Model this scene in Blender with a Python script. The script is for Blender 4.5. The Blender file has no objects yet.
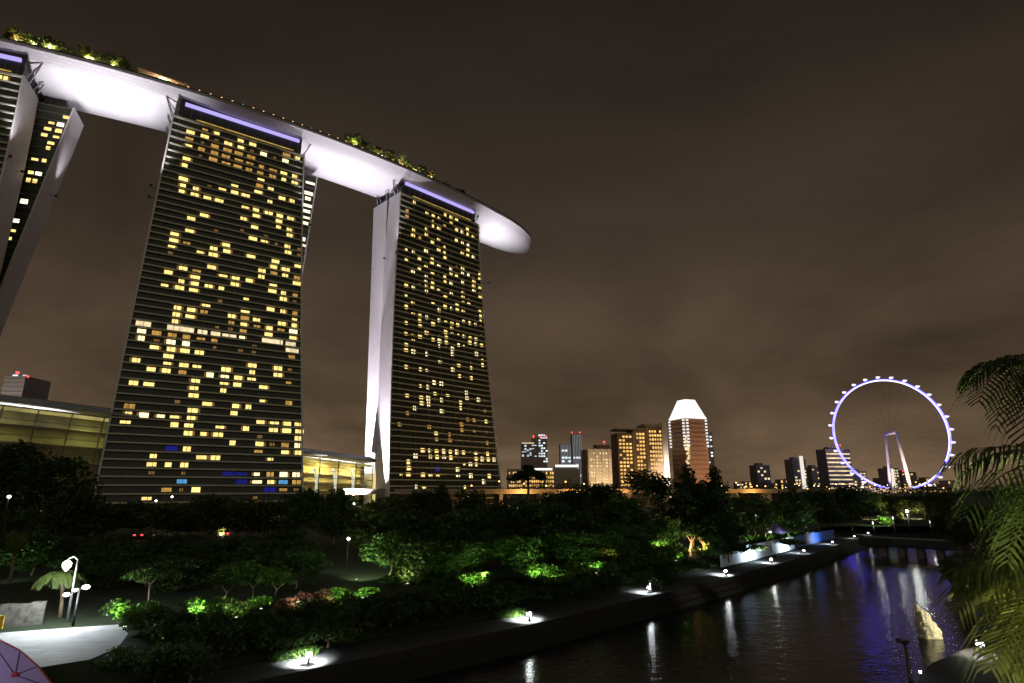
import bpy, math, random
import numpy as np
from mathutils import Vector, Matrix
random.seed(7)
RNG = np.random.default_rng(7)
R = math.radians
PI = math.pi
SC = bpy.context.scene
COL = SC.collection

# ------------------------------------------------------------------ camera
EYE = 12.0
PITCH = R(14.4)
cd = bpy.data.cameras.new('camera')
cd.sensor_width = 36.0
cd.lens = 574.0 / 1024.0 * 36.0
cd.clip_end = 9000
cam = bpy.data.objects.new('camera', cd)
COL.objects.link(cam)
cam.location = (0, 0, EYE)
cam.rotation_euler = (R(90) + PITCH, 0, 0)
SC.camera = cam

# ------------------------------------------------------------------ world: night sky lit from below by the city
W = bpy.data.worlds.new('World')
SC.world = W
W.use_nodes = True
nt = W.node_tree
nt.nodes.clear()
def nn(t, **k):
    n = nt.nodes.new(t)
    for a, b in k.items():
        setattr(n, a, b)
    return n
tc = nn('ShaderNodeTexCoord')
sep = nn('ShaderNodeSeparateXYZ')
nt.links.new(tc.outputs['Generated'], sep.inputs[0])
ramp = nn('ShaderNodeValToRGB')
ramp.color_ramp.interpolation = 'EASE'
els = ramp.color_ramp.elements
els[0].position = 0.0; els[0].color = (0.16, 0.1049, 0.05952, 1)
els[1].position = 1.0; els[1].color = (0.012, 0.009328, 0.006882, 1)
for p, c in ((0.07, (0.124, 0.08162, 0.04836, 1)), (0.22, (0.072, 0.04823, 0.03069, 1)), (0.42, (0.036, 0.02523, 0.01721, 1)), (0.62, (0.0195, 0.01442, 0.01042, 1))):
    e = els.new(p); e.color = c
nt.links.new(sep.outputs['Z'], ramp.inputs[0])
# cloud deck: project the direction on a flat layer
zz = nn('ShaderNodeMath', operation='ADD'); zz.inputs[1].default_value = 0.30
nt.links.new(sep.outputs['Z'], zz.inputs[0])
dv = nn('ShaderNodeVectorMath', operation='DIVIDE')
cz = nn('ShaderNodeCombineXYZ')
for i in range(3):
    nt.links.new(zz.outputs[0], cz.inputs[i])
nt.links.new(tc.outputs['Generated'], dv.inputs[0])
nt.links.new(cz.outputs[0], dv.inputs[1])
noi = nn('ShaderNodeTexNoise')
noi.inputs['Scale'].default_value = 0.9
noi.inputs['Detail'].default_value = 6.0
noi.inputs['Roughness'].default_value = 0.55
noi.inputs['Distortion'].default_value = 0.4
nt.links.new(dv.outputs[0], noi.inputs['Vector'])
mr = nn('ShaderNodeMapRange')
mr.inputs['From Min'].default_value = 0.36; mr.inputs['From Max'].default_value = 0.66
mr.inputs['To Min'].default_value = 0.58; mr.inputs['To Max'].default_value = 1.42
nt.links.new(noi.outputs['Fac'], mr.inputs[0])
mul = nn('ShaderNodeVectorMath', operation='SCALE')
nt.links.new(ramp.outputs[0], mul.inputs[0])
nt.links.new(mr.outputs[0], mul.inputs['Scale'])
sky = nn('ShaderNodeTexSky', sky_type='NISHITA')
sky.sun_disc = False
sky.sun_elevation = R(-6)
sky.sun_rotation = R(200)
skm = nn('ShaderNodeVectorMath', operation='SCALE'); skm.inputs['Scale'].default_value = 0.01
nt.links.new(sky.outputs[0], skm.inputs[0])
add = nn('ShaderNodeVectorMath', operation='ADD')
nt.links.new(mul.outputs[0], add.inputs[0]); nt.links.new(skm.outputs[0], add.inputs[1])
bg = nn('ShaderNodeBackground'); bg.inputs['Strength'].default_value = 1.0
out = nn('ShaderNodeOutputWorld')
nt.links.new(add.outputs[0], bg.inputs['Color']); nt.links.new(bg.outputs[0], out.inputs[0])

# faint glow of the clouds behind the camera (night: one very weak, very soft sun)
sl = bpy.data.lights.new('cloud_glow', 'SUN')
sl.energy = 0.17; sl.angle = R(70); sl.color = (0.95, 1.0, 0.76)
so = bpy.data.objects.new('cloud_glow', sl); COL.objects.link(so)
so.rotation_euler = (R(52), 0, R(20))

SC.view_settings.view_transform = 'Standard'
SC.view_settings.look = 'None'
SC.view_settings.exposure = 0.0
SC.view_settings.gamma = 1.0
SC.view_settings.use_curve_mapping = False
SC.cycles.use_denoising = True
SC.cycles.max_bounces = 6
SC.cycles.diffuse_bounces = 2
SC.cycles.glossy_bounces = 3
SC.cycles.transmission_bounces = 3
SC.cycles.transparent_max_bounces = 6
SC.cycles.sample_clamp_indirect = 4.0
SC.cycles.caustics_reflective = False
SC.cycles.caustics_refractive = False

# ------------------------------------------------------------------ helpers
F_PX = 574.0
def at(px, py, z=None, Y=None):
    """world point seen at a pixel, on the level z or at the depth Y"""
    a = (px - 512) / F_PX; b = (341.5 - py) / F_PX
    r = Vector((a, math.cos(PITCH) - b * math.sin(PITCH), math.sin(PITCH) + b * math.cos(PITCH)))
    t = (z - EYE) / r.z if z is not None else Y / r.y
    return Vector((r.x * t, r.y * t, EYE + r.z * t))

def tag(o, label=None, cat=None, group=None, kind=None):
    if label: o['label'] = label
    if cat: o['category'] = cat
    if group: o['group'] = group
    if kind: o['kind'] = kind
    return o

def empty(name, loc, label=None, cat=None, group=None, rz=0.0):
    o = bpy.data.objects.new(name, None)
    COL.objects.link(o)
    o.location = loc; o.rotation_euler = (0, 0, rz)
    o.empty_display_size = 0.1
    return tag(o, label, cat, group)

def light(kind, loc, power, color=(1, 1, 1), size=0.2, target=None, angle=60, blend=0.5, parent=None, sx=None, sy=None):
    l = bpy.data.lights.new('lamp_light', kind)
    l.energy = power; l.color = color
    if kind == 'AREA':
        l.shape = 'RECTANGLE'; l.size = sx or size; l.size_y = sy or size
    else:
        l.shadow_soft_size = size
    if kind == 'SPOT':
        l.spot_size = R(angle); l.spot_blend = blend
    o = bpy.data.objects.new('lamp_light', l)
    COL.objects.link(o)
    o.location = loc
    if target is not None:
        d = Vector(target) - Vector(loc)
        o.rotation_euler = d.to_track_quat('-Z', 'Y').to_euler()
    return o

class MB:
    """collects faces, links them as ONE mesh object (world coordinates; parent keeps them in place)"""
    def __init__(s): s.v = []; s.f = []; s.m = []; s.sm = []
    def face(s, pts, mi=0, smooth=False):
        n = len(s.v); s.v += [tuple(p) for p in pts]
        s.f.append(tuple(range(n, n + len(pts)))); s.m.append(mi); s.sm.append(smooth)
    def hexa(s, p, mi=0):
        """p: 8 corners, bottom ring 0-3 then top ring 4-7"""
        n = len(s.v); s.v += [tuple(q) for q in p]
        for f in ((3, 2, 1, 0), (4, 5, 6, 7), (0, 1, 5, 4), (1, 2, 6, 5), (2, 3, 7, 6), (3, 0, 4, 7)):
            s.f.append(tuple(n + i for i in f)); s.m.append(mi); s.sm.append(False)
    def box(s, c, size, rz=0.0, mi=0):
        cx, cy, cz = c; a, b, h = size[0] / 2, size[1] / 2, size[2] / 2
        co, si = math.cos(rz), math.sin(rz)
        ring = [(-a, -b), (a, -b), (a, b), (-a, b)]
        P = [(cx + x * co - y * si, cy + x * si + y * co) for x, y in ring]
        s.hexa([(x, y, cz - h) for x, y in P] + [(x, y, cz + h) for x, y in P], mi)
    def tube(s, pts, rad, n=8, mi=0, cap=True, smooth=True):
        pts = [Vector(p) for p in pts]
        if not hasattr(rad, '__len__'): rad = [rad] * len(pts)
        rings = []
        up = None
        for i, p in enumerate(pts):
            d = (pts[min(i + 1, len(pts) - 1)] - pts[max(i - 1, 0)])
            d = d.normalized() if d.length > 1e-9 else Vector((0, 0, 1))
            if up is None:
                up = Vector((1, 0, 0)) if abs(d.z) > .8 else Vector((0, 0, 1))
            a = d.cross(up)
            if a.length < 1e-4: a = d.cross(Vector((0, 1, 0)))
            a.normalize(); b = d.cross(a); up = -b if False else up
            k = len(s.v)
            for j in range(n):
                t = 2 * PI * j / n
                s.v.append(tuple(p + (a * math.cos(t) + b * math.sin(t)) * rad[i]))
            rings.append(k)
        for i in range(len(rings) - 1):
            for j in range(n):
                j2 = (j + 1) % n
                s.f.append((rings[i] + j, rings[i] + j2, rings[i + 1] + j2, rings[i + 1] + j)); s.m.append(mi); s.sm.append(smooth)
        if cap:
            s.f.append(tuple(rings[0] + j for j in range(n))[::-1]); s.m.append(mi); s.sm.append(False)
            s.f.append(tuple(rings[-1] + j for j in range(n))); s.m.append(mi); s.sm.append(False)
    def lathe(s, c, prof, n=16, mi=0):
        k0 = len(s.v)
        for r, z in prof:
            for j in range(n):
                t = 2 * PI * j / n
                s.v.append((c[0] + r * math.cos(t), c[1] + r * math.sin(t), c[2] + z))
        for i in range(len(prof) - 1):
            for j in range(n):
                j2 = (j + 1) % n
                s.f.append((k0 + i * n + j, k0 + i * n + j2, k0 + (i + 1) * n + j2, k0 + (i + 1) * n + j)); s.m.append(mi); s.sm.append(True)
    def build(s, name, mats, parent=None, local=False):
        me = bpy.data.meshes.new(name)
        me.from_pydata(s.v, [], s.f)
        if not isinstance(mats, (list, tuple)): mats = [mats]
        for m in mats: me.materials.append(m)
        me.polygons.foreach_set('material_index', s.m)
        me.polygons.foreach_set('use_smooth', s.sm)
        me.update()
        o = bpy.data.objects.new(name, me)
        COL.objects.link(o)
        if parent is not None:
            o.parent = parent
            if not local:
                o.matrix_parent_inverse = mat_of(parent).inverted()
        return o

def mat_of(o):
    m = Matrix.LocRotScale(o.location, o.rotation_euler, o.scale)
    if o.parent is not None:
        m = mat_of(o.parent) @ o.matrix_parent_inverse @ m
    return m

# ------------------------------------------------------------------ materials
MATS = {}
def mat(name, col, rough=0.7, metal=0.0, noise=0.0, nscale=3.0, spec=0.5, bump=0.0):
    if name in MATS: return MATS[name]
    m = bpy.data.materials.new(name); m.use_nodes = True
    t = m.node_tree; b = t.nodes['Principled BSDF']
    b.inputs['Base Color'].default_value = (*col, 1)
    b.inputs['Roughness'].default_value = rough
    b.inputs['Metallic'].default_value = metal
    b.inputs['Specular IOR Level'].default_value = spec
    if noise > 0 or bump > 0:
        c = t.nodes.new('ShaderNodeTexCoord'); n = t.nodes.new('ShaderNodeTexNoise')
        n.inputs['Scale'].default_value = nscale; n.inputs['Detail'].default_value = 6
        t.links.new(c.outputs['Object'], n.inputs['Vector'])
        if noise > 0:
            r = t.nodes.new('ShaderNodeMapRange')
            r.inputs['To Min'].default_value = 1 - noise; r.inputs['To Max'].default_value = 1 + noise
            r.inputs['From Min'].default_value = 0.3; r.inputs['From Max'].default_value = 0.7
            t.links.new(n.outputs['Fac'], r.inputs[0])
            v = t.nodes.new('ShaderNodeVectorMath'); v.operation = 'SCALE'
            v.inputs[0].default_value = col
            t.links.new(r.outputs[0], v.inputs['Scale'])
            t.links.new(v.outputs[0], b.inputs['Base Color'])
        if bump > 0:
            bp = t.nodes.new('ShaderNodeBump'); bp.inputs['Strength'].default_value = bump
            t.links.new(n.outputs['Fac'], bp.inputs['Height']); t.links.new(bp.outputs[0], b.inputs['Normal'])
    MATS[name] = m
    return m

def emis(name, col, strength, vary=0.0, vscale=1.0, base=(0.02, 0.02, 0.02)):
    if name in MATS: return MATS[name]
    m = bpy.data.materials.new(name); m.use_nodes = True
    t = m.node_tree; b = t.nodes['Principled BSDF']
    b.inputs['Base Color'].default_value = (*base, 1)
    b.inputs['Roughness'].default_value = 0.5
    b.inputs['Emission Color'].default_value = (*col, 1)
    b.inputs['Emission Strength'].default_value = strength
    if vary > 0:
        # rooms differ: per-object random plus a soft pattern of curtains and furniture
        oi = t.nodes.new('ShaderNodeObjectInfo')
        c = t.nodes.new('ShaderNodeTexCoord'); n = t.nodes.new('ShaderNodeTexNoise')
        n.inputs['Scale'].default_value = vscale; n.inputs['Detail'].default_value = 3
        g = t.nodes.new('ShaderNodeNewGeometry')
        t.links.new(g.outputs['Position'], n.inputs['Vector'])
        r = t.nodes.new('ShaderNodeMapRange')
        r.inputs['From Min'].default_value = 0.3; r.inputs['From Max'].default_value = 0.7
        r.inputs['To Min'].default_value = strength * (1 - vary); r.inputs['To Max'].default_value = strength * (1 + vary)
        t.links.new(n.outputs['Fac'], r.inputs[0])
        mu = t.nodes.new('ShaderNodeMath'); mu.operation = 'MULTIPLY_ADD'
        mu.inputs[1].default_value = strength * vary * 0.8
        t.links.new(oi.outputs['Random'], mu.inputs[0]); t.links.new(r.outputs[0], mu.inputs[2])
        t.links.new(mu.outputs[0], b.inputs['Emission Strength'])
    MATS[name] = m
    return m

def leafmat(name, c1, c2, trans=0.35):
    if name in MATS: return MATS[name]
    m = bpy.data.materials.new(name); m.use_nodes = True
    t = m.node_tree; t.nodes.clear()
    g = t.nodes.new('ShaderNodeNewGeometry'); n = t.nodes.new('ShaderNodeTexNoise')
    n.inputs['Scale'].default_value = 0.9; n.inputs['Detail'].default_value = 4
    t.links.new(g.outputs['Position'], n.inputs['Vector'])
    r = t.nodes.new('ShaderNodeValToRGB')
    r.color_ramp.elements[0].position = 0.35; r.color_ramp.elements[0].color = (*c1, 1)
    r.color_ramp.elements[1].position = 0.65; r.color_ramp.elements[1].color = (*c2, 1)
    t.links.new(n.outputs['Fac'], r.inputs[0])
    d = t.nodes.new('ShaderNodeBsdfPrincipled'); d.inputs['Roughness'].default_value = 0.5
    d.inputs['Specular IOR Level'].default_value = 0.3
    tr = t.nodes.new('ShaderNodeBsdfTranslucent'); mx = t.nodes.new('ShaderNodeMixShader')
    mx.inputs[0].default_value = trans
    t.links.new(r.outputs[0], d.inputs['Base Color']); t.links.new(r.outputs[0], tr.inputs['Color'])
    o = t.nodes.new('ShaderNodeOutputMaterial')
    t.links.new(d.outputs[0], mx.inputs[1]); t.links.new(tr.outputs[0], mx.inputs[2]); t.links.new(mx.outputs[0], o.inputs[0])
    MATS[name] = m
    return m

M_WHITE = mat('white_cladding', (0.72, 0.70, 0.72), 0.55, noise=0.05, nscale=0.15)
M_HULL = mat('hull_panels', (0.70, 0.70, 0.74), 0.42)
M_SLAT = mat('pale_concrete_ledge', (0.60, 0.60, 0.50), 0.8, noise=0.12, nscale=0.4)
M_FIN = mat('grey_fin', (0.16, 0.16, 0.15), 0.7)
M_DGLASS = mat('dark_window_glass', (0.045, 0.048, 0.034), 0.25, spec=0.4)
M_DARK = mat('dark_metal', (0.03, 0.03, 0.035), 0.5)
M_ROOF = mat('roof_grey', (0.10, 0.10, 0.11), 0.8)
M_CONC = mat('concrete', (0.32, 0.31, 0.29), 0.85, noise=0.18, nscale=0.8, bump=0.15)
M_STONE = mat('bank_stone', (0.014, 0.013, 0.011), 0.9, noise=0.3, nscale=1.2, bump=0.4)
M_STEEL = mat('grey_steel', (0.30, 0.30, 0.32), 0.45, metal=0.6)
M_BLACK = mat('black_paint', (0.02, 0.02, 0.022), 0.45)
M_BARK = mat('bark', (0.16, 0.115, 0.075), 0.9, noise=0.35, nscale=5, bump=0.5)
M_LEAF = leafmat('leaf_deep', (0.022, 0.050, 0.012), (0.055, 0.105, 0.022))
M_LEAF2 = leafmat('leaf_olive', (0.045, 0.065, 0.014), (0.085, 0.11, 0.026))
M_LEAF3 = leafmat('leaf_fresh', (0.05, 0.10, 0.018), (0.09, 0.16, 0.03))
M_PALM = leafmat('leaf_palm', (0.05, 0.085, 0.02), (0.10, 0.13, 0.035), 0.3)
M_RED = leafmat('leaf_red', (0.10, 0.03, 0.03), (0.14, 0.08, 0.04))

# hull panels: a fine grid of plates
def hull_lines():
    t = M_HULL.node_tree; b = t.nodes['Principled BSDF']
    uv = t.nodes.new('ShaderNodeUVMap'); br = t.nodes.new('ShaderNodeTexBrick')
    br.inputs['Color1'].default_value = (0.70, 0.70, 0.735, 1); br.inputs['Color2'].default_value = (0.655, 0.65, 0.69, 1)
    br.inputs['Mortar'].default_value = (0.50, 0.50, 0.54, 1)
    br.inputs['Scale'].default_value = 1.0; br.inputs['Mortar Size'].default_value = 0.06
    br.inputs['Brick Width'].default_value = 2.2; br.inputs['Row Height'].default_value = .95
    t.links.new(uv.outputs[0], br.inputs['Vector']); t.links.new(br.outputs['Color'], b.inputs['Base Color'])
hull_lines()

# ------------------------------------------------------------------ setting: water, land, promenade
BANK = [at(px, py, 1.5) for px, py in ((305, 663), (525, 620), (645, 592.5), (722, 575), (768, 563), (801, 553.5), (830, 544.5), (852, 538.5), (866, 535))]
WALK = [Vector((p.x, p.y)) for p in BANK]          # line of the path lights
def offs(poly, d):
    o = []
    for i, p in enumerate(poly):
        t = (poly[min(i + 1, len(poly) - 1)] - poly[max(i - 1, 0)]).normalized()
        o.append(p + Vector((t.y, -t.x)) * d)
    return o
first = WALK[0] + (WALK[0] - WALK[1]) * 0.55
LINE = [first + Vector((3.5, -22)), first + Vector((0, -7)), first] + WALK + [WALK[-1] + Vector((22, 10)), WALK[-1] + Vector((60, 22))]
EDGE = offs(LINE, 1.5)                               # edge of the bank wall, water side
INNER = offs(LINE, -2.2)                             # garden side of the promenade
RIGHT = [Vector(p) for p in ((26, 6), (27, 24), (31, 37), (38.5, 50), (50, 70), (64, 94), (80, 114), (100, 126), (140, 136))]

def water_material():
    m = bpy.data.materials.new('lake_water'); m.use_nodes = True
    t = m.node_tree; b = t.nodes['Principled BSDF']
    b.inputs['Base Color'].default_value = (0.006, 0.006, 0.008, 1)
    b.inputs['Roughness'].default_value = 0.16
    b.inputs['Specular IOR Level'].default_value = 0.5
    b.inputs['IOR'].default_value = 1.33
    g = t.nodes.new('ShaderNodeNewGeometry')
    mp = t.nodes.new('ShaderNodeMapping'); mp.inputs['Rotation'].default_value = (0, 0, R(20)); mp.inputs['Scale'].default_value = (1.0, 1.5, 1)
    t.links.new(g.outputs['Position'], mp.inputs[0])
    n1 = t.nodes.new('ShaderNodeTexNoise'); n1.inputs['Scale'].default_value = 2.1; n1.inputs['Detail'].default_value = 3
    n2 = t.nodes.new('ShaderNodeTexNoise'); n2.inputs['Scale'].default_value = 0.45; n2.inputs['Detail'].default_value = 2
    t.links.new(mp.outputs[0], n1.inputs['Vector']); t.links.new(mp.outputs[0], n2.inputs['Vector'])
    a = t.nodes.new('ShaderNodeMath'); a.operation = 'MULTIPLY_ADD'; a.inputs[1].default_value = 1.2
    t.links.new(n2.outputs['Fac'], a.inputs[0]); t.links.new(n1.outputs['Fac'], a.inputs[2])
    bp = t.nodes.new('ShaderNodeBump'); bp.inputs['Strength'].default_value = 1.0; bp.inputs['Distance'].default_value = 0.030
    t.links.new(a.outputs[0], bp.inputs['Height']); t.links.new(bp.outputs[0], b.inputs['Normal'])
    return m

def ngon(name, pts, z, m, parent=None):
    mb = MB(); mb.face([(p[0], p[1], z) for p in pts]); o = mb.build(name, m, parent); return o

mb = MB(); mb.face([(-400, -200, 0), (1500, -200, 0), (1500, 900, 0), (-400, 900, 0)])
tag(mb.build('lake_water', water_material()), kind='structure')

M_GRASS = mat('lawn', (0.011, 0.022, 0.005), 0.9, noise=0.4, nscale=0.6, bump=0.3)
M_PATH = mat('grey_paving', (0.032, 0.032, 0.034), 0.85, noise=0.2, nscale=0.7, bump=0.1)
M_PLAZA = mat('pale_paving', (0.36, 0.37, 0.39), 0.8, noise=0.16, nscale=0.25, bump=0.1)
ZG = 3.0
# left garden: flat lawn reaching the horizon, sloping to the promenade
def strip(mb, A, za, B, zb, mi=0):
    for i in range(len(A) - 1):
        mb.face([(*A[i], za), (*A[i + 1], za), (*B[i + 1], zb), (*B[i], zb)], mi)
SLOPE = offs(LINE, -7.0)
mb = MB(); strip(mb, INNER, 1.55, SLOPE, ZG)
tag(mb.build('garden_ground', M_GRASS), kind='structure')
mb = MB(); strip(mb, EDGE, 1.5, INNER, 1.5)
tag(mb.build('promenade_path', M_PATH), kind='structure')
mb = MB(); zf = ZG - 0.02
SL = [SLOPE[0]] + SLOPE[2:-2]
ring = [Vector((-420, -60))] + [p + Vector((-.5, .4)) for p in SL] + [Vector((72, 146)), Vector((120, 152)), Vector((200, 150)), Vector((420, 130)), Vector((900, 140)), Vector((3000, 300)), Vector((4200, 3000)), Vector((2600, 4600)), Vector((-600, 4600)), Vector((-2600, 3200)), Vector((-2600, 200)), Vector((-900, -60))]
mb.face([(p.x, p.y, zf) for p in ring])
tag(mb.build('far_ground', M_GRASS), kind='structure')
# stone bank in three steps down to the water
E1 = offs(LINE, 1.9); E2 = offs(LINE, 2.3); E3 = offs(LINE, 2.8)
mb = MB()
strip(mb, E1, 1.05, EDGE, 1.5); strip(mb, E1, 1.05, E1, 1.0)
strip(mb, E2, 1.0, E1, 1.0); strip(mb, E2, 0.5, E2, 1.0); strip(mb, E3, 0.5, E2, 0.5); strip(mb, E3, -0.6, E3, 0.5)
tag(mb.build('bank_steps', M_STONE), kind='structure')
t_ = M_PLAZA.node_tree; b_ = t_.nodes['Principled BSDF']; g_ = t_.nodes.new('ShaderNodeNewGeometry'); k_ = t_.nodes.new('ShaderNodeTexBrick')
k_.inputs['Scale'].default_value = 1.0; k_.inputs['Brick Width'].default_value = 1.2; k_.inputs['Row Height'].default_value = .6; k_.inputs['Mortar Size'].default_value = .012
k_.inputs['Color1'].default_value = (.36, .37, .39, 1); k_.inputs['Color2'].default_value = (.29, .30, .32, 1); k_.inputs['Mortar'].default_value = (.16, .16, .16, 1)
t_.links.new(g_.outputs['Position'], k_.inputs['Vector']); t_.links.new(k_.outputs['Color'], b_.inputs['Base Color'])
# right bank
RIN = [p + Vector((2.5, -1.2)) for p in RIGHT]; ROUT = [p + Vector((9, -5)) for p in RIGHT]
RF = [Vector((400, -60)), Vector((420, -20)), Vector((450, 0)), Vector((500, 20)), Vector((600, 40)), Vector((700, 60)), Vector((900, 80)), Vector((1200, 110)), Vector((1600, 160))]
mb = MB(); strip(mb, RIN, 1.0, RIGHT, -0.6); strip(mb, ROUT, 2.2, RIN, 1.0); strip(mb, RF, 2.2, ROUT, 2.2)
tag(mb.build('right_bank_ground', M_GRASS), kind='structure')
# paved plaza at the left and a lower walk at the right
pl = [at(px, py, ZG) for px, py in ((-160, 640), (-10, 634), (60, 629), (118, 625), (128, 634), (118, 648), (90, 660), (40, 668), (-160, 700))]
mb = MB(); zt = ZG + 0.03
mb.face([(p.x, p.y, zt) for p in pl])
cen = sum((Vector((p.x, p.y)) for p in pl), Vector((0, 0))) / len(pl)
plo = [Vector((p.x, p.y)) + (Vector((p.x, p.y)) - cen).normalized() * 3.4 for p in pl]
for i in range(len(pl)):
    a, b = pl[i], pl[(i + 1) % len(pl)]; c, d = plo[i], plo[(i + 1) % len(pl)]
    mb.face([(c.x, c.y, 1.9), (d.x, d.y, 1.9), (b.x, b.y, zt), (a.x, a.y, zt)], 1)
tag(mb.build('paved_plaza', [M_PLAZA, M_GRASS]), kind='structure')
rp = [at(px, py, 1.6) for px, py in ((905, 700), (930, 664), (962, 650), (1000, 640), (1040, 640), (1060, 700))]
mb = MB(); mb.face([(p.x, p.y, 1.6) for p in rp])
for i in range(len(rp)):
    a, b = rp[i], rp[(i + 1) % len(rp)]
    mb.face([(a.x, a.y, -0.5), (b.x, b.y, -0.5), (b.x, b.y, 1.6), (a.x, a.y, 1.6)])
tag(mb.build('waterside_path', M_PATH), kind='structure')
# road behind the garden, just above the lawn
ra, rb = at(60, 541, ZG), at(330, 536, ZG)
d = (rb - ra).normalized(); nrm = Vector((-d.y, d.x, 0))
mb = MB(); A = ra - d * 160; B = rb + d * 120
mb.face([(A.x, A.y, ZG + .06), (B.x, B.y, ZG + .06), (B.x + nrm.x * 8, B.y + nrm.y * 8, ZG + .06), (A.x + nrm.x * 8, A.y + nrm.y * 8, ZG + .06)])
tag(mb.build('garden_road', mat('asphalt', (0.032, 0.032, 0.034), 0.9, noise=0.2, nscale=1)), kind='structure')
ROAD_A, ROAD_D, ROAD_N = ra, d, nrm

# ------------------------------------------------------------------ hotel towers
ZT, ZB = 193.0, 3.0
NROW = 55
HA, HB = 3.87, 3.366
def zrow(k): return ZT - HA * k if k <= 9 else ZT - HA * 9 - HB * (k - 9)
class Tower:
    def __init__(s, L, Rr, splay, eL, eR, rear, shrink, fill=0.0, eLr=0.0, D0=17.5, W0=19.5, W1=34.5):
        s.eLr = eLr; s.D0 = D0; s.W0 = W0; s.W1 = W1
        s.fill = fill
        s.L = Vector(L); s.R = Vector(Rr); s.splay = splay; s.eL = eL; s.eR = eR; s.rear = rear; s.shrink = shrink
        s.d = (s.R - s.L).normalized(); s.n = Vector((s.d.y, -s.d.x)); s.w = (s.R - s.L).length
    def t(s, z): return 1 - (z - ZB) / (ZT - ZB)
    def lim(s, z):
        t = max(0, s.t(z)); return -s.eL * t, s.w + s.eR * t
    def P(s, u, w, z):
        """u metres along the front, w metres in from the front face"""
        t = max(0.0, s.t(z)); q = s.L + s.d * u + s.n * (s.splay * t ** 1.6 - w)
        return Vector((q.x, q.y, z))
    def D(s, z): return s.D0 + s.fill * max(0.0, s.t(z)) ** 1.6
    def rearP(s, u, w, z):
        q = s.L + s.d * u - s.n * w
        return Vector((q.x, q.y, z))
    def rlim(s, z):
        t = max(0, s.t(z)); return s.rear[0] - s.eLr * t, s.w + s.rear[1] - s.shrink * t

T1 = Tower((-283.2, 197.3), (-222, 222), 26, 5, 9, (8, 14), 24)
T2 = Tower((-169, 250), (-117, 286), 25, 5.2, 9.5, (8, 13.0), 10)
T3 = Tower((-70, 328), (-24, 373), 15, 6.6, 11, (0, 4), 0, 0, -6.0, 12.6, 15.6, 31.5)

LIT2 = '''..oy.yy..oy...
.yydyydwdw....
.odoooo.......
.yoooooooyyd..
..dooooooyy...
.y.....y......
.y.....oy.....
.....y.y.yyw..
.y.dyyy.y.....
.yy...........
.yyyy.yyyyyd..
.......y.y....
......y..yyy..
...y...y..y...
..y...d.d.....
....d..yydyd..
..y.......yd..
.y...y........
.yo.yy.y.y.y..
.y.yy....yy...
.d......yoyo..
....y...y..y..
..yo.yyy.y....
.y.y..y..yyo..
..yyyy....yd..
.yyy...y......
.....d...yyo..
....y..y...y..
..yyo.yoy.yy..
..yy..oyoyow..
..y..ddo.y.y..
W.WWWWWw.WWW..
wooooo..d..W..
wdww.d.dd..o..
.yyyy.........
..y.....y.ydw.
y.yyy.y.y.y...
.yyo.wwyy..ow.
....y.yy.y....
yy..y.y.......
....y....y.o..
...d.y.yy.....
o...y..y......
ywwyy....yyyy.
y..yy.y.y.yyy.
....yyy..d..y.
.......y.ydow.
...by....o.yy.
..y..yy...y...
..yyy.........
..d.d..bbwoww.
....c...bwycow
...ody....bod.
..y......d...w'''.split()
LIT3 = '''..y....yyy......
....yyy.y..y....
.o...o.o.ywyy...
.o...yy.........
....y....yww....
..y.y.y....y....
..yo.y.y..yyw...
......yy.....w..
....w..y.....w..
.yw..y...dy.dy..
...y.yw.w.wwdy..
.y..y...yy..y...
...y.ydy..w.yy..
..w.wd.yw...wd..
....wy....y..y..
...dyyw.w.yd....
.yw.y..y..yy....
.........y...y..
.y...y.ywyy..y..
..y...w......y..
.y........wywd..
.dyyw.wyyy......
...y.y..y....d..
.y.y...yyyyyw...
....y.dy...ywy..
.yoy.ywy.yw.....
..y...wdw...wdd.
.y......w....y..
.yw.w......d.y..
......w..y.y....
........w.......
.y.yw....y.y....
................
....dww.........
...yw.....w.....
.....y.y..w.wd..
.y.ywdw..y......
...yw....y...o..
..w...w.........
.o........oo.y..
.........o..d...
o...o....odo.d..
.....y.o........
.....o.o.....o..
................
...ywywywy.w.y..
..w.yywy...ywyw.
.y.......ywy....
.y...b..w.......
yy.ywy..w.w..y..
............w..y
..wy.....y......'''.split()
LIT1 = ['............y.', '..............', '...........o..', '.........y....', '............y.', '..........y...', '..............', '.........y..y.',
        '............w.', '..............', '...........y..', '............y.', '..............', '.........y....', '............w.', '...........o..',
        '..............', '............y.', '..........y...', '............y.', '..............', '...........y..']

E_YEL = emis('window_yellow', (1.0, 0.72, 0.22), 1.28, 0.36, 0.8)
E_PALE = emis('window_pale', (1.0, 0.82, 0.42), 1.6, 0.28, 0.8)
E_ORG = emis('window_amber', (1.0, 0.54, 0.12), 0.42, 0.5, 0.8)
E_DIM = emis('window_dim', (1.0, 0.52, 0.14), 0.16, 0.4, 0.8)
E_BAND = emis('window_band', (1.0, 0.80, 0.46), 0.85, 0.35, 0.5)
E_BLUE = emis('window_blue', (0.03, 0.04, 0.95), 0.15, 0.3, 0.6)
E_CYAN = emis('window_cyan', (0.15, 0.55, 1.0), 0.5, 0.4, 1.2)
E_WARMW = emis('window_white', (1.0, 0.90, 0.66), 1.7, 0.25, 0.8)
E_VIOLET = emis('violet_strip', (0.52, 0.44, 1.0), 1.0)
E_GOLDLINE = emis('gold_strip', (1.0, 0.62, 0.12), 0.45, 0.5, 0.4)

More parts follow.
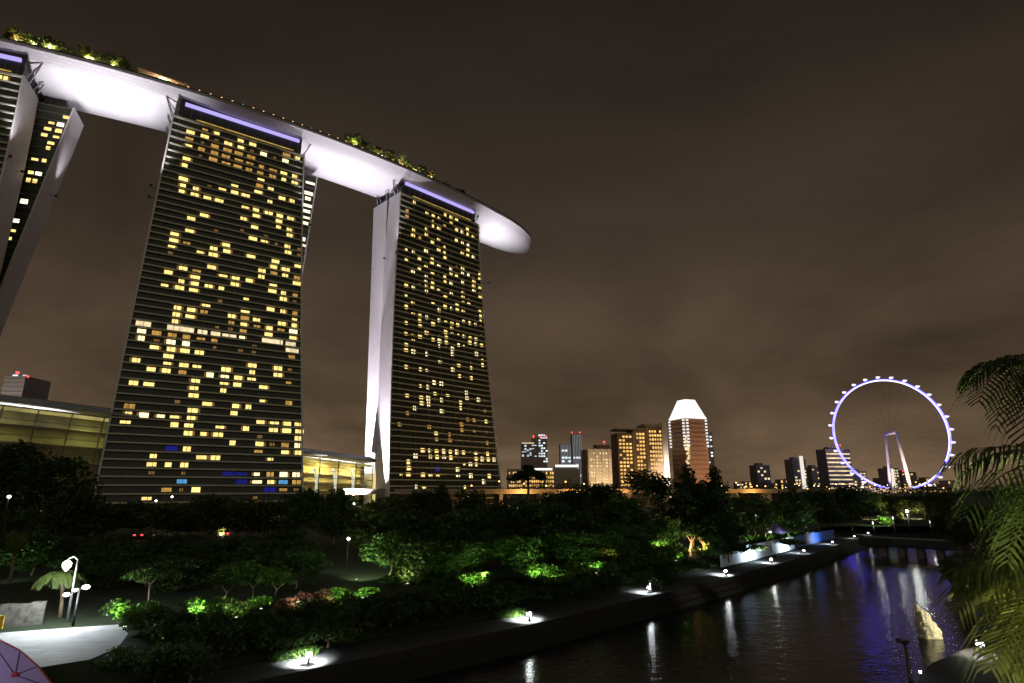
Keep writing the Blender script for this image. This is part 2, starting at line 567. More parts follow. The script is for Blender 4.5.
# class: (width share, height m, z offset, main material, dim side share)
CLS = {'y': (0.60, 1.75, E_YEL), 'w': (0.60, 1.95, E_PALE), 'o': (0.62, 1.7, E_ORG), 'd': (0.34, 1.2, E_DIM), 'W': (1.0, 2.1, E_BAND),
       'b': (0.8, 1.9, E_BLUE), 'c': (0.6, 1.6, E_CYAN)}

def window_geo(mb, T, u, z, w, h, mi, rng, dep=0.93, rear=False):
    """one lit pane (with, often, a dim curtained strip beside it) 7 cm thick, standing on the tower's glass line"""
    P = T.rearP if rear else T.P
    def pane(u0, u1, z0, z1, m):
        f0, f1 = dep, dep + 0.055
        mb.hexa([P(u0, f0, z0), P(u1, f0, z0), P(u1, f1, z0), P(u0, f1, z0), P(u0, f0, z1), P(u1, f0, z1), P(u1, f1, z1), P(u0, f1, z1)], m)
    j = rng.uniform(-0.12, 0.12) * w
    hh = h * rng.choice((.62, .85, .95, 1.0, 1.08)); ww = w * rng.choice((.7, .85, .95, 1.0, 1.08, 1.15))
    pane(u - ww / 2 + j, u + ww / 2 + j, z - hh / 2, z + hh / 2, mi)
    return ww, hh, j

def build_tower(T, label, lit, bw, shear, phase, rowscale, inner=(), struts=None, rear_lit=(), pat=0):
    base = T.P(T.w / 2, 14, ZB)
    root = empty('hotel_tower', base, label, 'tower')
    # front slab: glass line, ledges at each storey, thin fins
    mb = MB(); D = T.D0
    for k in range(NROW):
        za, zb = zrow(k), zrow(k + 1)
        la, ra_ = T.lim(za); lb, rb_ = T.lim(zb)
        mb.face([T.P(lb, 1, zb), T.P(rb_, 1, zb), T.P(ra_, 1, za), T.P(la, 1, za)], 1)
        mb.face([T.P(rb_, T.D(zb), zb), T.P(lb, T.D(zb), zb), T.P(la, T.D(za), za), T.P(ra_, T.D(za), za)], 1)
    for k in range(NROW + 1):
        z = zrow(k); l, r = T.lim(z); h = 0.33 if k else 0.5
        q = [(l, 0), (r, 0), (r, 0.99), (l, 0.99)]
        mb.hexa([T.P(u, w, z - h) for u, w in q] + [T.P(u, w, z + h) for u, w in q], 0)
    j = -2
    while True:
        z0 = zrow(NROW)
        u0 = (j + phase) * bw
        if u0 > T.lim(z0)[1]: break
        if j % 2 == 0:
            for k in range(NROW):
                za, zb = zrow(k) - 0.44, zrow(k + 1) + 0.44
                ua = u0 - shear * T.t(za); ub = u0 - shear * T.t(zb)
                if ua < T.lim(za)[0] + 0.2 or ua > T.lim(za)[1] - 0.2: continue
                q = lambda u, z: [T.P(u - .09, .25, z), T.P(u + .09, .25, z), T.P(u + .09, .99, z), T.P(u - .09, .99, z)]
                mb.hexa(q(ub, zb) + q(ua, za), 2)
        j += 1
    l, r = T.lim(ZT)
    mb.face([T.P(l, 0.99, ZT + .3), T.P(r, 0.99, ZT + .3), T.P(r, D, ZT + .3), T.P(l, D, ZT + .3)], 0)
    mb.build('front_slab', [M_SLAT, M_DGLASS, M_FIN], root)
    # white end walls of the front slab
    for side in (0, 1):
        m2 = MB(); s = -1 if side == 0 else 1
        ks = list(range(0, NROW + 1, 5))
        for a, b in zip(ks[:-1], ks[1:]):
            za, zb = zrow(a) + (0.9 if a == 0 else 0), zrow(b)
            ua, ub = T.lim(za)[side], T.lim(zb)[side]
            o0, o1 = (0.02 * s, 0.7 * s)
            q = lambda u, z: [T.P(u + o0, -.15, z), T.P(u + o1, -.15, z), T.P(u + o1, T.D(z) + .2, z), T.P(u + o0, T.D(z) + .2, z)]
            m2.hexa(q(ub, zb) + q(ua, za), 0)
        m2.build('end_wall', M_WHITE, root)
    # rear slab: glazed block, upright
    W0, W1 = T.W0, T.W1
    mb = MB()
    for k in range(NROW):
        za, zb = zrow(k), zrow(k + 1)
        la, ra_ = T.rlim(za); lb, rb_ = T.rlim(zb)
        mb.face([T.rearP(lb, W0, zb), T.rearP(rb_, W0, zb), T.rearP(ra_, W0, za), T.rearP(la, W0, za)], 0)
        mb.face([T.rearP(rb_, W1, zb), T.rearP(lb, W1, zb), T.rearP(la, W1, za), T.rearP(ra_, W1, za)], 0)
        q = [(la, W0 - .25), (ra_, W0 - .25), (ra_, W0 - .01), (la, W0 - .01)]
        mb.hexa([T.rearP(u, w, za - .14) for u, w in q] + [T.rearP(u, w, za + .14) for u, w in q], 1)
    l, r = T.rlim(ZT); mb.face([T.rearP(l, W0, ZT), T.rearP(r, W0, ZT), T.rearP(r, W1, ZT), T.rearP(l, W1, ZT)], 1)
    mb.build('rear_slab', [M_DGLASS, M_FIN], root)
    for side in (0, 1):
        m2 = MB(); s = -1 if side == 0 else 1
        ks = list(range(0, NROW + 1, 5))
        for a, b in zip(ks[:-1], ks[1:]):
            za, zb = zrow(a) + (0.9 if a == 0 else 0), zrow(b)
            ua, ub = T.rlim(za)[side], T.rlim(zb)[side]
            q = lambda u, z: [T.rearP(u + .02 * s, W0 - .3, z), T.rearP(u + .7 * s, W0 - .3, z), T.rearP(u + .7 * s, W1 + .2, z), T.rearP(u + .02 * s, W1 + .2, z)]
            m2.hexa(q(ub, zb) + q(ua, za), 0)
        m2.build('rear_end_wall', M_WHITE, root)
    # dark glazed joint between the slabs
    for u0 in (4.0, T.w - 4.0):
        mb = MB()
        for k in range(0, NROW, 5):
            za, zb = zrow(k) - 1, zrow(k + 5) - 1
            mb.face([T.P(u0, T.D(zb) + .3, zb), T.rearP(u0, W0 - .5, zb), T.rearP(u0, W0 - .5, za), T.P(u0, T.D(za) + .3, za)], 0)
        mb.build('atrium_glazing', M_DGLASS, root)
    # recessed crown floor with the violet strip, up to the hull
    mb = MB()
    q = [(2.0, 2.6), (T.w - 1.0, 2.6), (T.w - 1.0, 33), (2.0, 33)]
    mb.hexa([T.rearP(u, w, ZT + .35) for u, w in q] + [T.rearP(u, w, 209.0) for u, w in q], 0)
    for kk in range(14):
        u = 3 + (T.w - 6) * kk / 13
        q = [(u - .15, 2.3), (u + .15, 2.3), (u + .15, 2.59), (u - .15, 2.59)]
        mb.hexa([T.rearP(a, b, ZT + .36) for a, b in q] + [T.rearP(a, b, 200.6) for a, b in q], 1)
    mb.build('crown_floor', [M_DARK, M_FIN], root)
    mb = MB(); q = [(4.0, 1.4), (T.w - 2.5, 1.4), (T.w - 2.5, 2.55), (4.0, 2.55)]
    mb.hexa([T.rearP(a, b, 201.6) for a, b in q] + [T.rearP(a, b, 203.2) for a, b in q], 0)
    mb.build('light_strip', E_VIOLET, root)
    mb = MB(); q = [(10.0, 1.7), (T.w - 5, 1.7), (T.w - 5, 2.2), (10.0, 2.2)]
    mb.hexa([T.rearP(a, b, 195.4) for a, b in q] + [T.rearP(a, b, 195.7) for a, b in q], 0)
    mb.build('gold_light_strip', E_GOLDLINE, root)
    # raking steel struts carrying the hull at both ends
    for s, u in ((-1, 0.5), (1, T.w - 0.5)):
        for w in (3.0, 12.0, 23.0):
            mb = MB(); mb.tube([T.rearP(u, w, ZT), T.rearP(u + s * 5.0, w + 1, 204.5)], 0.28, 6)
            mb.tube([T.rearP(u, w + 5, ZT), T.rearP(u + s * 5.0, w + 1, 204.5)], 0.28, 6)
            mb.build('strut', M_STEEL, root)
    # lit windows: the hundred that show largest are parts, the rest one part
    rng = random.Random(11 + pat)
    cand = []
    def rowz(r): return (zrow((r + 0.5) / rowscale) if True else 0)
    def zr(x):
        return ZT - HA * x if x <= 9 else ZT - HA * 9 - HB * (x - 9)
    for r, s_ in enumerate(lit):
        for c, ch in enumerate(s_):
            if ch == '.': continue
            z = zr((r + .5) / rowscale) - 0.12
            u = (c + phase_c(phase)) * bw - shear * T.t(z)
            l, rr = T.lim(z)
            if u < l + .5 or u > rr - .5: continue
            cand.append((ch, u, z, False))
    for u, z, ch in rear_lit: cand.append((ch, u, z, True))
    cls_keys = list(CLS)
    def score(c):
        p = (T.rearP(c[1], 20, c[2]) if c[3] else T.P(c[1], 0, c[2])); q = CLS[c[0]]
        return q[0] * q[1] / ((p - Vector((0, 0, EYE))).length ** 2)
    cand.sort(key=score, reverse=True)
    rest = MB()
    mats = [CLS[k][2] for k in cls_keys] + [E_DIM, E_WARMW]
    for i, (ch, u, z, rear) in enumerate(cand):
        ws, h, m = CLS[ch]
        mb = MB() if i < 100 else rest
        mi = cls_keys.index(ch)
        if rear and (ch == 'w'): mi = len(mats) - 1
        full = bw * 0.93 if not rear else 4.4
        w = full * ws if not rear else (4.4 if T is T2 else 2.3)
        dep = 0.93 if not rear else T.W0 - 0.06
        ww, hh, jj = window_geo(mb, T, u, z, w * (.80 if T is T3 else 1.06), h * (1.32 if T is T3 else 1.08), mi, rng, dep, rear)
        if ch in 'yw' and not rear and rng.random() < 0.6:     # a curtained strip at one side of the same window
            sd = rng.choice((-1, 1, 1)); c0 = u + jj + sd * (ww / 2 + 0.02); c1 = c0 + sd * full * 0.17
            a, b = min(c0, c1), max(c0, c1)
            f0, f1 = dep, dep + .05
            mb.hexa([T.P(a, f0, z - hh / 2), T.P(b, f0, z - hh / 2), T.P(b, f1, z - hh / 2), T.P(a, f1, z - hh / 2),
                     T.P(a, f0, z + hh / 2), T.P(b, f0, z + hh / 2), T.P(b, f1, z + hh / 2), T.P(a, f1, z + hh / 2)], len(mats) - 2)
        if i < 100: mb.build('window', mats, root)
    if rest.v:
        o = rest.build('window', mats, root); o['kind'] = 'stuff'
    return root

def phase_c(p): return p
rl2 = [(T2.w + 13 - 10 * T2.t(z) - 2.8, z, 'w') for z in (188.5, 181.5, 178, 173.5, 169.8, 165.8, 162.2, 152, 148.2)]
rl1 = []
for z, us in ((188, (7,)), (183.5, (2, 6)), (180, (1, 6)), (176.5, (1, 6, 6)), (173, (5,)), (170, (5,)), (163, (5, 1)), (156, (2, 5)), (152, (2, 5)), (141, (4,)), (131, (4,)), (126, (1, 4)), (122, (1, 4)), (117, (2,)), (108, (3,))):
    for u in us:
        rl1.append((T1.rlim(z)[1] - 7.4 + u * 0.9, z, 'y' if random.random() < .6 else 'w'))
build_tower(T2, 'middle hotel tower, broad grid of ledges and many yellow lit rooms', LIT2, 5.75, 2.0, 0.468, 1.0, rear_lit=rl2, pat=0)
build_tower(T3, 'narrow right hand hotel tower with a bright white end wall beside glass hall', LIT3, 5.0, -1.0, 0.133, 0.988, pat=1)
build_tower(T1, 'hotel tower cut by the left edge showing two grey leaning end walls', LIT1, 4.75, 2.0, 0.468, 1.0, rear_lit=rl1, pat=2)

# ------------------------------------------------------------------ sky park
A0, K0, K1 = 0.6327, 1.77e-3, -5.3e-7
C0 = Vector((-133.2, 298.75))
def spine(s):
    n = 40; p = C0.copy()
    for i in range(n):
        sm = s * (i + .5) / n
        a = A0 + K0 * sm + K1 * sm * sm
        p += Vector((math.cos(a), math.sin(a))) * (s / n)
    a = A0 + K0 * s + K1 * s * s
    return p, Vector((math.cos(a), math.sin(a))), Vector((math.sin(a), -math.cos(a)))
S0, S1 = -225.0, 212.0
def halfw(s):
    t = (s - (S1 - 62)) / 62.0
    if t > 0: return 21.0 * max(0.02, (1 - t ** 2.6)) ** 0.55
    return 21.0
ZD = 210.0
sp_root = empty('sky_park', (*C0, 199.5), 'long white boat shaped sky deck bridging the three hotel towers', 'sky deck')
def build_hull():
    NS, NV = 150, 30
    vs = []; uv = []
    ss = [S0 + (S1 - S0) * (1 - (1 - i / NS) ** 1.6) for i in range(NS + 1)]
    for s in ss:
        p, t, n = spine(s); w = halfw(s)
        for j in range(NV + 1):
            v = -1 + 2 * j / NV                    # +1 = near (camera) side
            q = p + n * (v * w)
            av = abs(v)
            dep = 7.0 * (w / 21.0) ** 0.8
            if av > 0.9:                            # upright lip at the rim
                z = ZD - 1.3 - (1 - av) / 0.1 * 2.2
            else:
                z = ZD - 3.5 - dep * (1 - (av / 0.9) ** 2.3) ** 0.8
            vs.append((q.x, q.y, z)); uv.append((s, v * 21))
    fs = []
    for i in range(NS):
        for j in range(NV):
            a = i * (NV + 1) + j
            fs.append((a, a + 1, a + NV + 2, a + NV + 1))
    me = bpy.data.meshes.new('hull'); me.from_pydata(vs, [], fs); me.materials.append(M_HULL)
    lay = me.uv_layers.new(name='UVMap')
    for l in me.loops: lay.data[l.index].uv = uv[l.vertex_index]
    me.polygons.foreach_set('use_smooth', [True] * len(fs)); me.update()
    o = bpy.data.objects.new('hull', me); COL.objects.link(o); o.parent = sp_root; o.matrix_parent_inverse = mat_of(sp_root).inverted()
    # deck plate and rim
    mb = MB(); rims = {1: MB(), -1: MB()}; pars = {1: MB(), -1: MB()}
    for a, b in zip(ss[:-1], ss[1:]):
        pa, ta, na = spine(a); pb, tb, nb = spine(b); wa, wb = halfw(a), halfw(b)
        mb.face([(*(pa + na * wa * .97), ZD - .3), (*(pb + nb * wb * .97), ZD - .3), (*(pb - nb * wb * .97), ZD - .3), (*(pa - na * wa * .97), ZD - .3)])
        for sg in (1, -1):
            rim = rims[sg]; par = pars[sg]
            q = [pa + na * sg * wa * .965, pa + na * sg * (wa + .25), pb + nb * sg * (wb + .25), pb + nb * sg * wb * .965]
            rim.hexa([(*p, ZD - 1.32) for p in q] + [(*p, ZD + .1) for p in q])
            q = [pa + na * sg * (wa - .35), pa + na * sg * (wa - .15), pb + nb * sg * (wb - .15), pb + nb * sg * (wb - .35)]
            par.hexa([(*p, ZD + .1) for p in q] + [(*p, ZD + 1.2) for p in q])
    mb.build('deck', M_ROOF, sp_root)
    for sg in (1, -1):
        rims[sg].build('rim', mat('rim_grey', (0.30, 0.29, 0.31), 0.6), sp_root)
        pars[sg].build('parapet', mat('parapet_glass', (0.03, 0.035, 0.035), 0.2), sp_root)
build_hull()

def deck_point(px, py, inset=3.0):
    """the place on the deck nearest to the near rim where the photo shows something"""
    p = at(px, py, ZD); best = min((abs((spine(s)[0] + spine(s)[2] * halfw(s) - Vector((p.x, p.y))).length), s) for s in np.arange(S0, S1, 2.0))
    s = best[1]; c, t, n = spine(s)
    return c + n * (halfw(s) - inset), s

# floodlights on the tower shoulders that wash the hull (lit in the photo)
def flood(loc, target, power, angle=110, col=(1.0, 0.93, 0.98), label=None, sg=1, T=None, inw=0.0):
    root = empty('floodlight', loc, label, 'floodlight', 'floodlights on the tower shoulders')
    d = (Vector(target) - Vector(loc)).normalized()
    mb = MB(); mb.box((loc[0], loc[1], loc[2] - .5), (0.8, 0.8, 0.5)); mb.box(loc, (0.9, 0.9, 0.45))
    mb.build('housing', M_BLACK, root)
    if T: mb = MB(); e = Vector((T.d.x, T.d.y, 0)) * -sg * 3.0 - Vector((T.n.x, T.n.y, 0)) * inw; mb.tube([Vector(loc) + Vector((0, 0, -.4)), Vector(loc) + e + Vector((0, 0, -.4))], .12, 6); mb.build('bracket', M_BLACK, root)
    light('SPOT', Vector(loc) + d * 0.9, power, col, 0.5, target, angle, 1.0)
FL = []
for T, ends in ((T1, (1,)), (T2, (0, 1)), (T3, (0, 1))):
    for side in ends:
        sg = 1 if side else -1
        for w in (-4.0, 9.0, 28.0):
            z = 150.0
            base = (T.lim(z)[side] if w < 20 else T.rlim(z)[side])
            p = (T.P if w < 20 else T.rearP)(base + sg * 3.4, w, z) if w > 0 else T.P(base + sg * 3.4, w, z)
            tgt = T.rearP((T.w if side else 0) + sg * ((27 if w > 0 else 15) if not (T is T3 and side) else (40 if w > 0 else 30)), {-4.0: -1, 9.0: 10, 28.0: 27}[w], 205)
            FL.append((p, tgt, w))
FLABEL = ['tower cut by the left edge', 'middle tower, left shoulder', 'middle tower, right shoulder', 'narrow tower beside its white wall', 'narrow tower below the rounded tip']
for i, (p, tgt, w) in enumerate(FL):
    T = (T1, T2, T2, T3, T3)[i // 3]; k = (.86, .90, .34, .34, 1.4)[i // 3]
    flood(p, tgt, (125000 if w < 0 else 60000) * k, 74 if w < 0 else 56, sg=(1, -1, 1, -1, 1)[i // 3], T=T, inw=(4.6 if w < 0 else 0.0), label='small black floodlight on the ' + FLABEL[i // 3] + (', front bracket', ', middle bracket', ', rear bracket')[i % 3])

# washes for the white end walls: lamps standing on the ground at the tower feet
def ground_flood(loc, target, power, angle, label, col=(1.0, 0.93, 0.98)):
    root = empty('ground_floodlight', loc, label, 'floodlight', 'floodlights at the tower feet')
    mb = MB(); mb.box((loc[0], loc[1], loc[2] + .3), (0.9, 0.9, 0.6)); mb.build('housing', M_BLACK, root)
    mb = MB(); mb.box((loc[0], loc[1], loc[2] + .64), (0.7, 0.7, 0.06)); mb.build('lens', emis('flood_lens', (1, .95, 1), 6), root)
    light('SPOT', (loc[0], loc[1], loc[2] + 1.0), power, col, 0.4, target, angle, 0.9)
q = T3.P(-24, 8, 3.2); ground_flood(q, T3.P(-3, 10, 95), 620000, 100, 'floodlight at the foot of the bright white end wall, front one', (1, .90, 1))
q = T3.rearP(-26, 29, 3.2); ground_flood(q, T3.rearP(0, 28, 95), 900000, 100, 'floodlight at the foot of the bright white end wall, rear one', (1, .90, 1))
q = T1.P(T1.w + 40, 20, 3.2); ground_flood(q, T1.P(T1.w + 4, 18, 125), 800000, 62, 'floodlight facing the grey leaning end walls at the left edge', (1, .94, .96))

# ------------------------------------------------------------------ glass halls between the towers
M_HALLGLASS = None
def glass_hall(label, A, B, h_a, h_b, depth, nb, glow, roof_over=3.0, zb=3.0, power=2500, banners=False, redspot=False, slant=0.0):
    """long hall: lit interior behind mullioned glass, curved metal roof with a bright soffit"""
    A = Vector(A); B = Vector(B); d = (B - A).normalized(); n = Vector((d.y, -d.x))    # n points at the camera side
    L = (B - A).length
    root = empty('glass_hall', (*((A + B) / 2), zb), label, 'hall')
    def P(u, w, z): q = A + d * u - n * w; return (q.x, q.y, z)
    H = lambda u: h_a + (h_b - h_a) * u / L
    # interior: floors and back wall
    mb = MB()
    mb.face([P(0, depth, zb), P(L, depth, zb), P(L, depth, H(L) - 1.2), P(0, depth, H(0) - 1.2)], 0)
    for k in range(1, 6):
        f = k / 6
        za, zb2 = zb + (H(0) - zb) * f, zb + (H(L) - zb) * f
        mb.hexa([P(0.5, depth * .62, za - .25), P(L - .5, depth * .62, zb2 - .25), P(L - .5, depth - .02, zb2 - .25), P(0.5, depth - .02, za - .25),
                 P(0.5, depth * .62, za + .1), P(L - .5, depth * .62, zb2 + .1), P(L - .5, depth - .02, zb2 + .1), P(0.5, depth - .02, za + .1)], 1)
    mb.build('interior', [mat('hall_wall', (0.42, 0.36, 0.22), 0.8, noise=0.3, nscale=0.2), mat('hall_floor', (0.25, 0.22, 0.16), 0.8)], root)
    # glass skin
    mb = MB(); mb.face([P(0, 0.12, zb), P(L, 0.12, zb), P(L, 0.12, H(L) - 1.0), P(0, 0.12, H(0) - 1.0)], 0)
    mb.build('glass_front', hall_glass(), root)
    # mullions and rails
    for k in range(nb + 1):
        mb = MB(); u = .15 + (L - .3) * k / nb; z1 = H(u) - .9
        us = min(max(u - slant, .1), L - .1)
        w_ = 0.45 if k % 1 == 0 else 0.2
        mb.hexa([P(us - w_ / 2, -.35, zb), P(us + w_ / 2, -.35, zb), P(us + w_ / 2, .1, zb), P(us - w_ / 2, .1, zb),
                 P(u - w_ / 2, -.35, z1), P(u + w_ / 2, -.35, z1), P(u + w_ / 2, .1, z1), P(u - w_ / 2, .1, z1)])
        mb.build('mullion', M_FIN, root)
    for k in range(1, 7):
        f = k / 7; za, zc_ = zb + (H(0) - zb) * f, zb + (H(L) - zb) * f
        mb = MB(); mb.hexa([P(0, -.1, za - .12), P(L, -.1, zc_ - .12), P(L, .09, zc_ - .12), P(0, .09, za - .12), P(0, -.1, za + .12), P(L, -.1, zc_ + .12), P(L, .09, zc_ + .12), P(0, .09, za + .12)])
        mb.build('rail', M_FIN, root)
    # roof with a raised curved profile
    mb = MB(); NSEG = 8
    prof = [(-roof_over, 0.0)] + [(-roof_over + (depth + roof_over * 2) * i / NSEG, 0.5 + 3.2 * math.sin(PI * i / NSEG * .9)) for i in range(0, NSEG + 1)] + [(depth + roof_over, 0.0)]
    for (w0, z0), (w1, z1) in zip(prof[:-1], prof[1:]):
        mb.face([P(-1, w0, H(0) + z0), P(L + 1, w0, H(L) + z0), P(L + 1, w1, H(L) + z1), P(-1, w1, H(0) + z1)])
    mb.face([P(-1, -roof_over, H(0)), P(L + 1, -roof_over, H(L)), P(L + 1, depth + roof_over, H(L)), P(-1, depth + roof_over, H(0))])
    for u in (-1, L + 1): mb.face([P(u, w, H(min(max(u, 0), L)) + z) for w, z in prof])
    mb.build('roof', mat('hall_roof', (0.30, 0.31, 0.32), 0.5), root)
    # lit soffit cove
    mb = MB(); mb.hexa([P(.5, .5, H(0) - 2.6), P(L - .5, .5, H(L) - 2.6), P(L - .5, 1.0, H(L) - 2.6), P(.5, 1.0, H(0) - 2.6), P(.5, .5, H(0) - 1.3), P(L - .5, .5, H(L) - 1.3), P(L - .5, 1.0, H(L) - 1.3), P(.5, 1.0, H(0) - 1.3)])
    mb.build('cove_light', emis('cove_' + str(int(glow[2] * 100)), glow, 0.38, 0.5, 0.15), root)
    if banners:
        for k in range(3):
            mb = MB(); u = L * (.38 + .2 * k)
            pts = [(u + 2.6 * math.sin(t * 1.5), zb + 6 + 13 * math.cos(t * 1.5) ** 1.0) for t in np.linspace(0, 1, 8)]
            mb.tube([P(a, 3.5, z) for a, z in pts], [.9] * 8, 6); mb.build('banner', emis('banner_glow', (1, .93, .8), .9), root)  # hall light on the banners is put in as their own glow
    for k in range(3):
        u = L * (k + .5) / 3
        p = P(u, depth * .25, H(u) - 5); light('AREA', p, power, glow, sx=6, sy=6, target=P(u, depth, zb + 6))
    if redspot:
        mb = MB(); mb.box(P(L * .42, 2, zb + 22), (3.2, 1, 1.2), math.atan2(d.y, d.x)); mb.build('red_sign', emis('red_glow', (1, .03, .05), 1.4), root)
    return root
def hall_glass():
    if 'hall_glass' in MATS: return MATS['hall_glass']
    m = bpy.data.materials.new('hall_glass'); m.use_nodes = True; t = m.node_tree; t.nodes.clear()
    a = t.nodes.new('ShaderNodeBsdfTransparent'); a.inputs[0].default_value = (.72, .78, .66, 1)
    b = t.nodes.new('ShaderNodeBsdfGlossy'); b.inputs['Roughness'].default_value = .05
    x = t.nodes.new('ShaderNodeMixShader'); x.inputs[0].default_value = .10; o = t.nodes.new('ShaderNodeOutputMaterial')
    t.links.new(a.outputs[0], x.inputs[1]); t.links.new(b.outputs[0], x.inputs[2]); t.links.new(x.outputs[0], o.inputs[0])
    MATS['hall_glass'] = m; return m
glass_hall('low glass hall with a bright soffit wedged between middle and narrow towers', (-116, 292), (-79, 334), 30.5, 26.5, 12, 5, (1.0, .78, .30), power=11000, banners=True)
glass_hall('long greenish glass hall with slanting mullions left of the middle tower', (-232, 182), (-157, 240), 47.0, 40.5, 14, 9, (.85, .84, .30), power=1300, redspot=True, slant=2.5)

# ------------------------------------------------------------------ distant skyline
M_BEIGE = mat('beige_facade', (0.44, 0.36, 0.28), 0.8, noise=0.1, nscale=0.05)
M_GREYF = mat('grey_facade', (0.32, 0.31, 0.31), 0.6, noise=0.1, nscale=0.05)
M_DARKF = mat('dark_facade', (0.26, 0.23, 0.21), 0.6)
M_BROWN = mat('brown_facade', (0.34, 0.22, 0.15), 0.8, noise=0.1, nscale=0.05)
E_S_W = emis('far_window_white', (.75, .9, 1.0), 0.9, .6, .1)
E_S_O = emis('far_window_orange', (1.0, .58, .16), 0.95, .5, .1)
E_S_P = emis('far_window_cream', (1.0, .78, .42), 0.8, .5, .1)
E_RED = emis('beacon_red', (1.0, .05, .06), 4.0)
E_WHITE = emis('lamp_white', (1.0, .97, .90), 14.0)
E_ROOFW = emis('roof_flood_glow', (1.0, .97, .90), 1.25)  # floodlit look put in as glow of the surface itself

class Block:
    """a building whose front face spans two pixels at the depth Y; u across, v up"""
    def __init__(s, name, label, px0, px1, Y, top_py, depth, turn=0.0, cat='building', m=None, zb=3.0, top_dz=0.0):
        a = at(px0, top_py, Y=Y); b = at(px1, top_py, Y=Y)
        s.A = Vector((a.x, a.y)); s.W = b.x - a.x; s.top = a.z; s.zb = zb; s.turn = turn; s.depth = depth
        s.d = Vector((math.cos(turn), math.sin(turn))); s.n = Vector((s.d.y, -s.d.x))
        s.W = s.W / max(.3, math.cos(turn))
        s.root = empty(name, (s.A.x, s.A.y, zb), label, cat)
    def P(s, u, w, z): q = s.A + s.d * u - s.n * w; return (q.x, q.y, z)
    def box(s, mb, u0, u1, w0, w1, z0, z1, mi=0):
        q = [(u0, w0), (u1, w0), (u1, w1), (u0, w1)]
        mb.hexa([s.P(a, b, z0) for a, b in q] + [s.P(a, b, z1) for a, b in q], mi)
    def part(s, name, m, *boxes):
        mb = MB()
        for b in boxes: s.box(mb, *b)
        return mb.build(name, m, s.root)
    def grid(s, u0, u1, z0, z1, nu, nv, m, p, ws=.6, hs=.5, seed=1, face='front', one=False):
        rng = random.Random(seed); mb = MB(); du = (u1 - u0) / nu; dz = (z1 - z0) / nv
        for j in range(nv):
            for i in range(nu):
                if rng.random() > p: continue
                a = u0 + du * (i + .5 - ws / 2); b = u0 + du * (i + .5 + ws / 2); za = z0 + dz * (j + .5 - hs / 2); zc = za + dz * hs
                mm = mb if one else MB()
                if face == 'front': s.box(mm, a, b, -.25, -.02, za, zc)
                else:
                    s.box(mm, s.W + .02, s.W + .25, a, b, za, zc)
                if not one: mm.build('window', m, s.root)
        if one: mb.build('window', m, s.root)['kind'] = 'stuff'

def beacons(b, pts):
    for u, w, z in pts:
        mb = MB(); c = b.P(u, w, z); mb.lathe(c, [(.05, -2), (.05, 0), (1.1, .3), (1.1, 1.5), (.1, 1.9)], 8); mb.build('red_beacon', E_RED, b.root)

# blue white office tower
b = Block('office_tower', 'dark office tower with blue white lights and a red lit roof edge', 521, 547, 900, 437, 30, cat='tower')
h = b.top
b.part('body', M_DARKF, (0, b.W * .66, 0, 30, 3, h - 8), (b.W * .42, b.W, 4, 30, 3, h))
b.grid(1, b.W * .6, 60, h - 12, 6, 11, E_S_W, .42, .8, .55, 3); b.grid(b.W * .67, b.W - 1, 45, h - 3, 4, 13, E_S_W, .42, .8, .55, 4) if False else None
mb = MB()
rng = random.Random(5)
for j in range(12):
    for i in range(4):
        if rng.random() < .55:
            u = b.W * .68 + i * 3.6; z = 48 + j * 4.0; m2 = MB(); b.box(m2, u, u + 2.8, 3.7, 3.98, z, z + 2.2); m2.build('window', E_S_W, b.root)
b.part('red_roof_light', E_RED, (b.W * .46, b.W * .5, 3.6, 3.9, h - 1, h + 3)); b.part('red_roof_light', E_RED, (b.W * .72, b.W * .76, 3.6, 3.9, h - 1, h + 3)); b.part('red_roof_light', E_RED, (b.W * .94, b.W * .98, 3.6, 3.9, h - 1, h + 3))
b.part('roof_line_light', E_S_P, (1, b.W * .5, -.3, -.02, h - 10, h - 8.6))
# twin slender tower
b = Block('slender_tower', 'pair of slender grey towers with fine vertical lines and red beacons', 560, 581, 950, 434, 26, cat='tower'); h = b.top
b.part('body', M_GREYF, (0, b.W * .52, 2, 26, 3, h - 16), (b.W * .56, b.W, 0, 26, 3, h))
for i in range(7):
    u = b.W * (.03 + .075 * i); b.part('lit_mullion', emis('mullion_glow', (.8, .8, .85), .32), (u, u + .7, 1.7, 1.95, 20, h - 17))  # light falling on the mullions, put in as glowing strips
for i in range(6):
    u = b.W * (.6 + .075 * i); b.part('lit_mullion', emis('mullion_glow', (.8, .8, .85), .32), (u, u + .7, -.3, -.03, 20, h - 1))
b.grid(b.W * .05, b.W * .5, 30, h - 24, 3, 8, E_S_W, .35, .7, .5, 8)
b.grid(b.W * .6, b.W * .96, 30, h - 24, 3, 8, E_S_W, .3, .7, .5, 9)
beacons(b, ((b.W * .58, 3, h + 2), (b.W * .95, 3, h + 2)))
# low bright hotel
b = Block('low_hotel', 'long low building with white roof edge and a grid of amber lights', 507, 580, 600, 468, 30, cat='building'); h = b.top
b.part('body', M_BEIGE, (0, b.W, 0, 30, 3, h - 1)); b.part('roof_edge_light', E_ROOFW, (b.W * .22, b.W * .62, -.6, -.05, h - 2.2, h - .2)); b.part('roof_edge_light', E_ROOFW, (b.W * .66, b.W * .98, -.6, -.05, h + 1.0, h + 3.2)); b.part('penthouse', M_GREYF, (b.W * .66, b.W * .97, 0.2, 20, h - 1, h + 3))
b.grid(b.W * .02, b.W * .64, 13, h - 3, 22, 4, E_S_O, .75, .6, .55, 12)
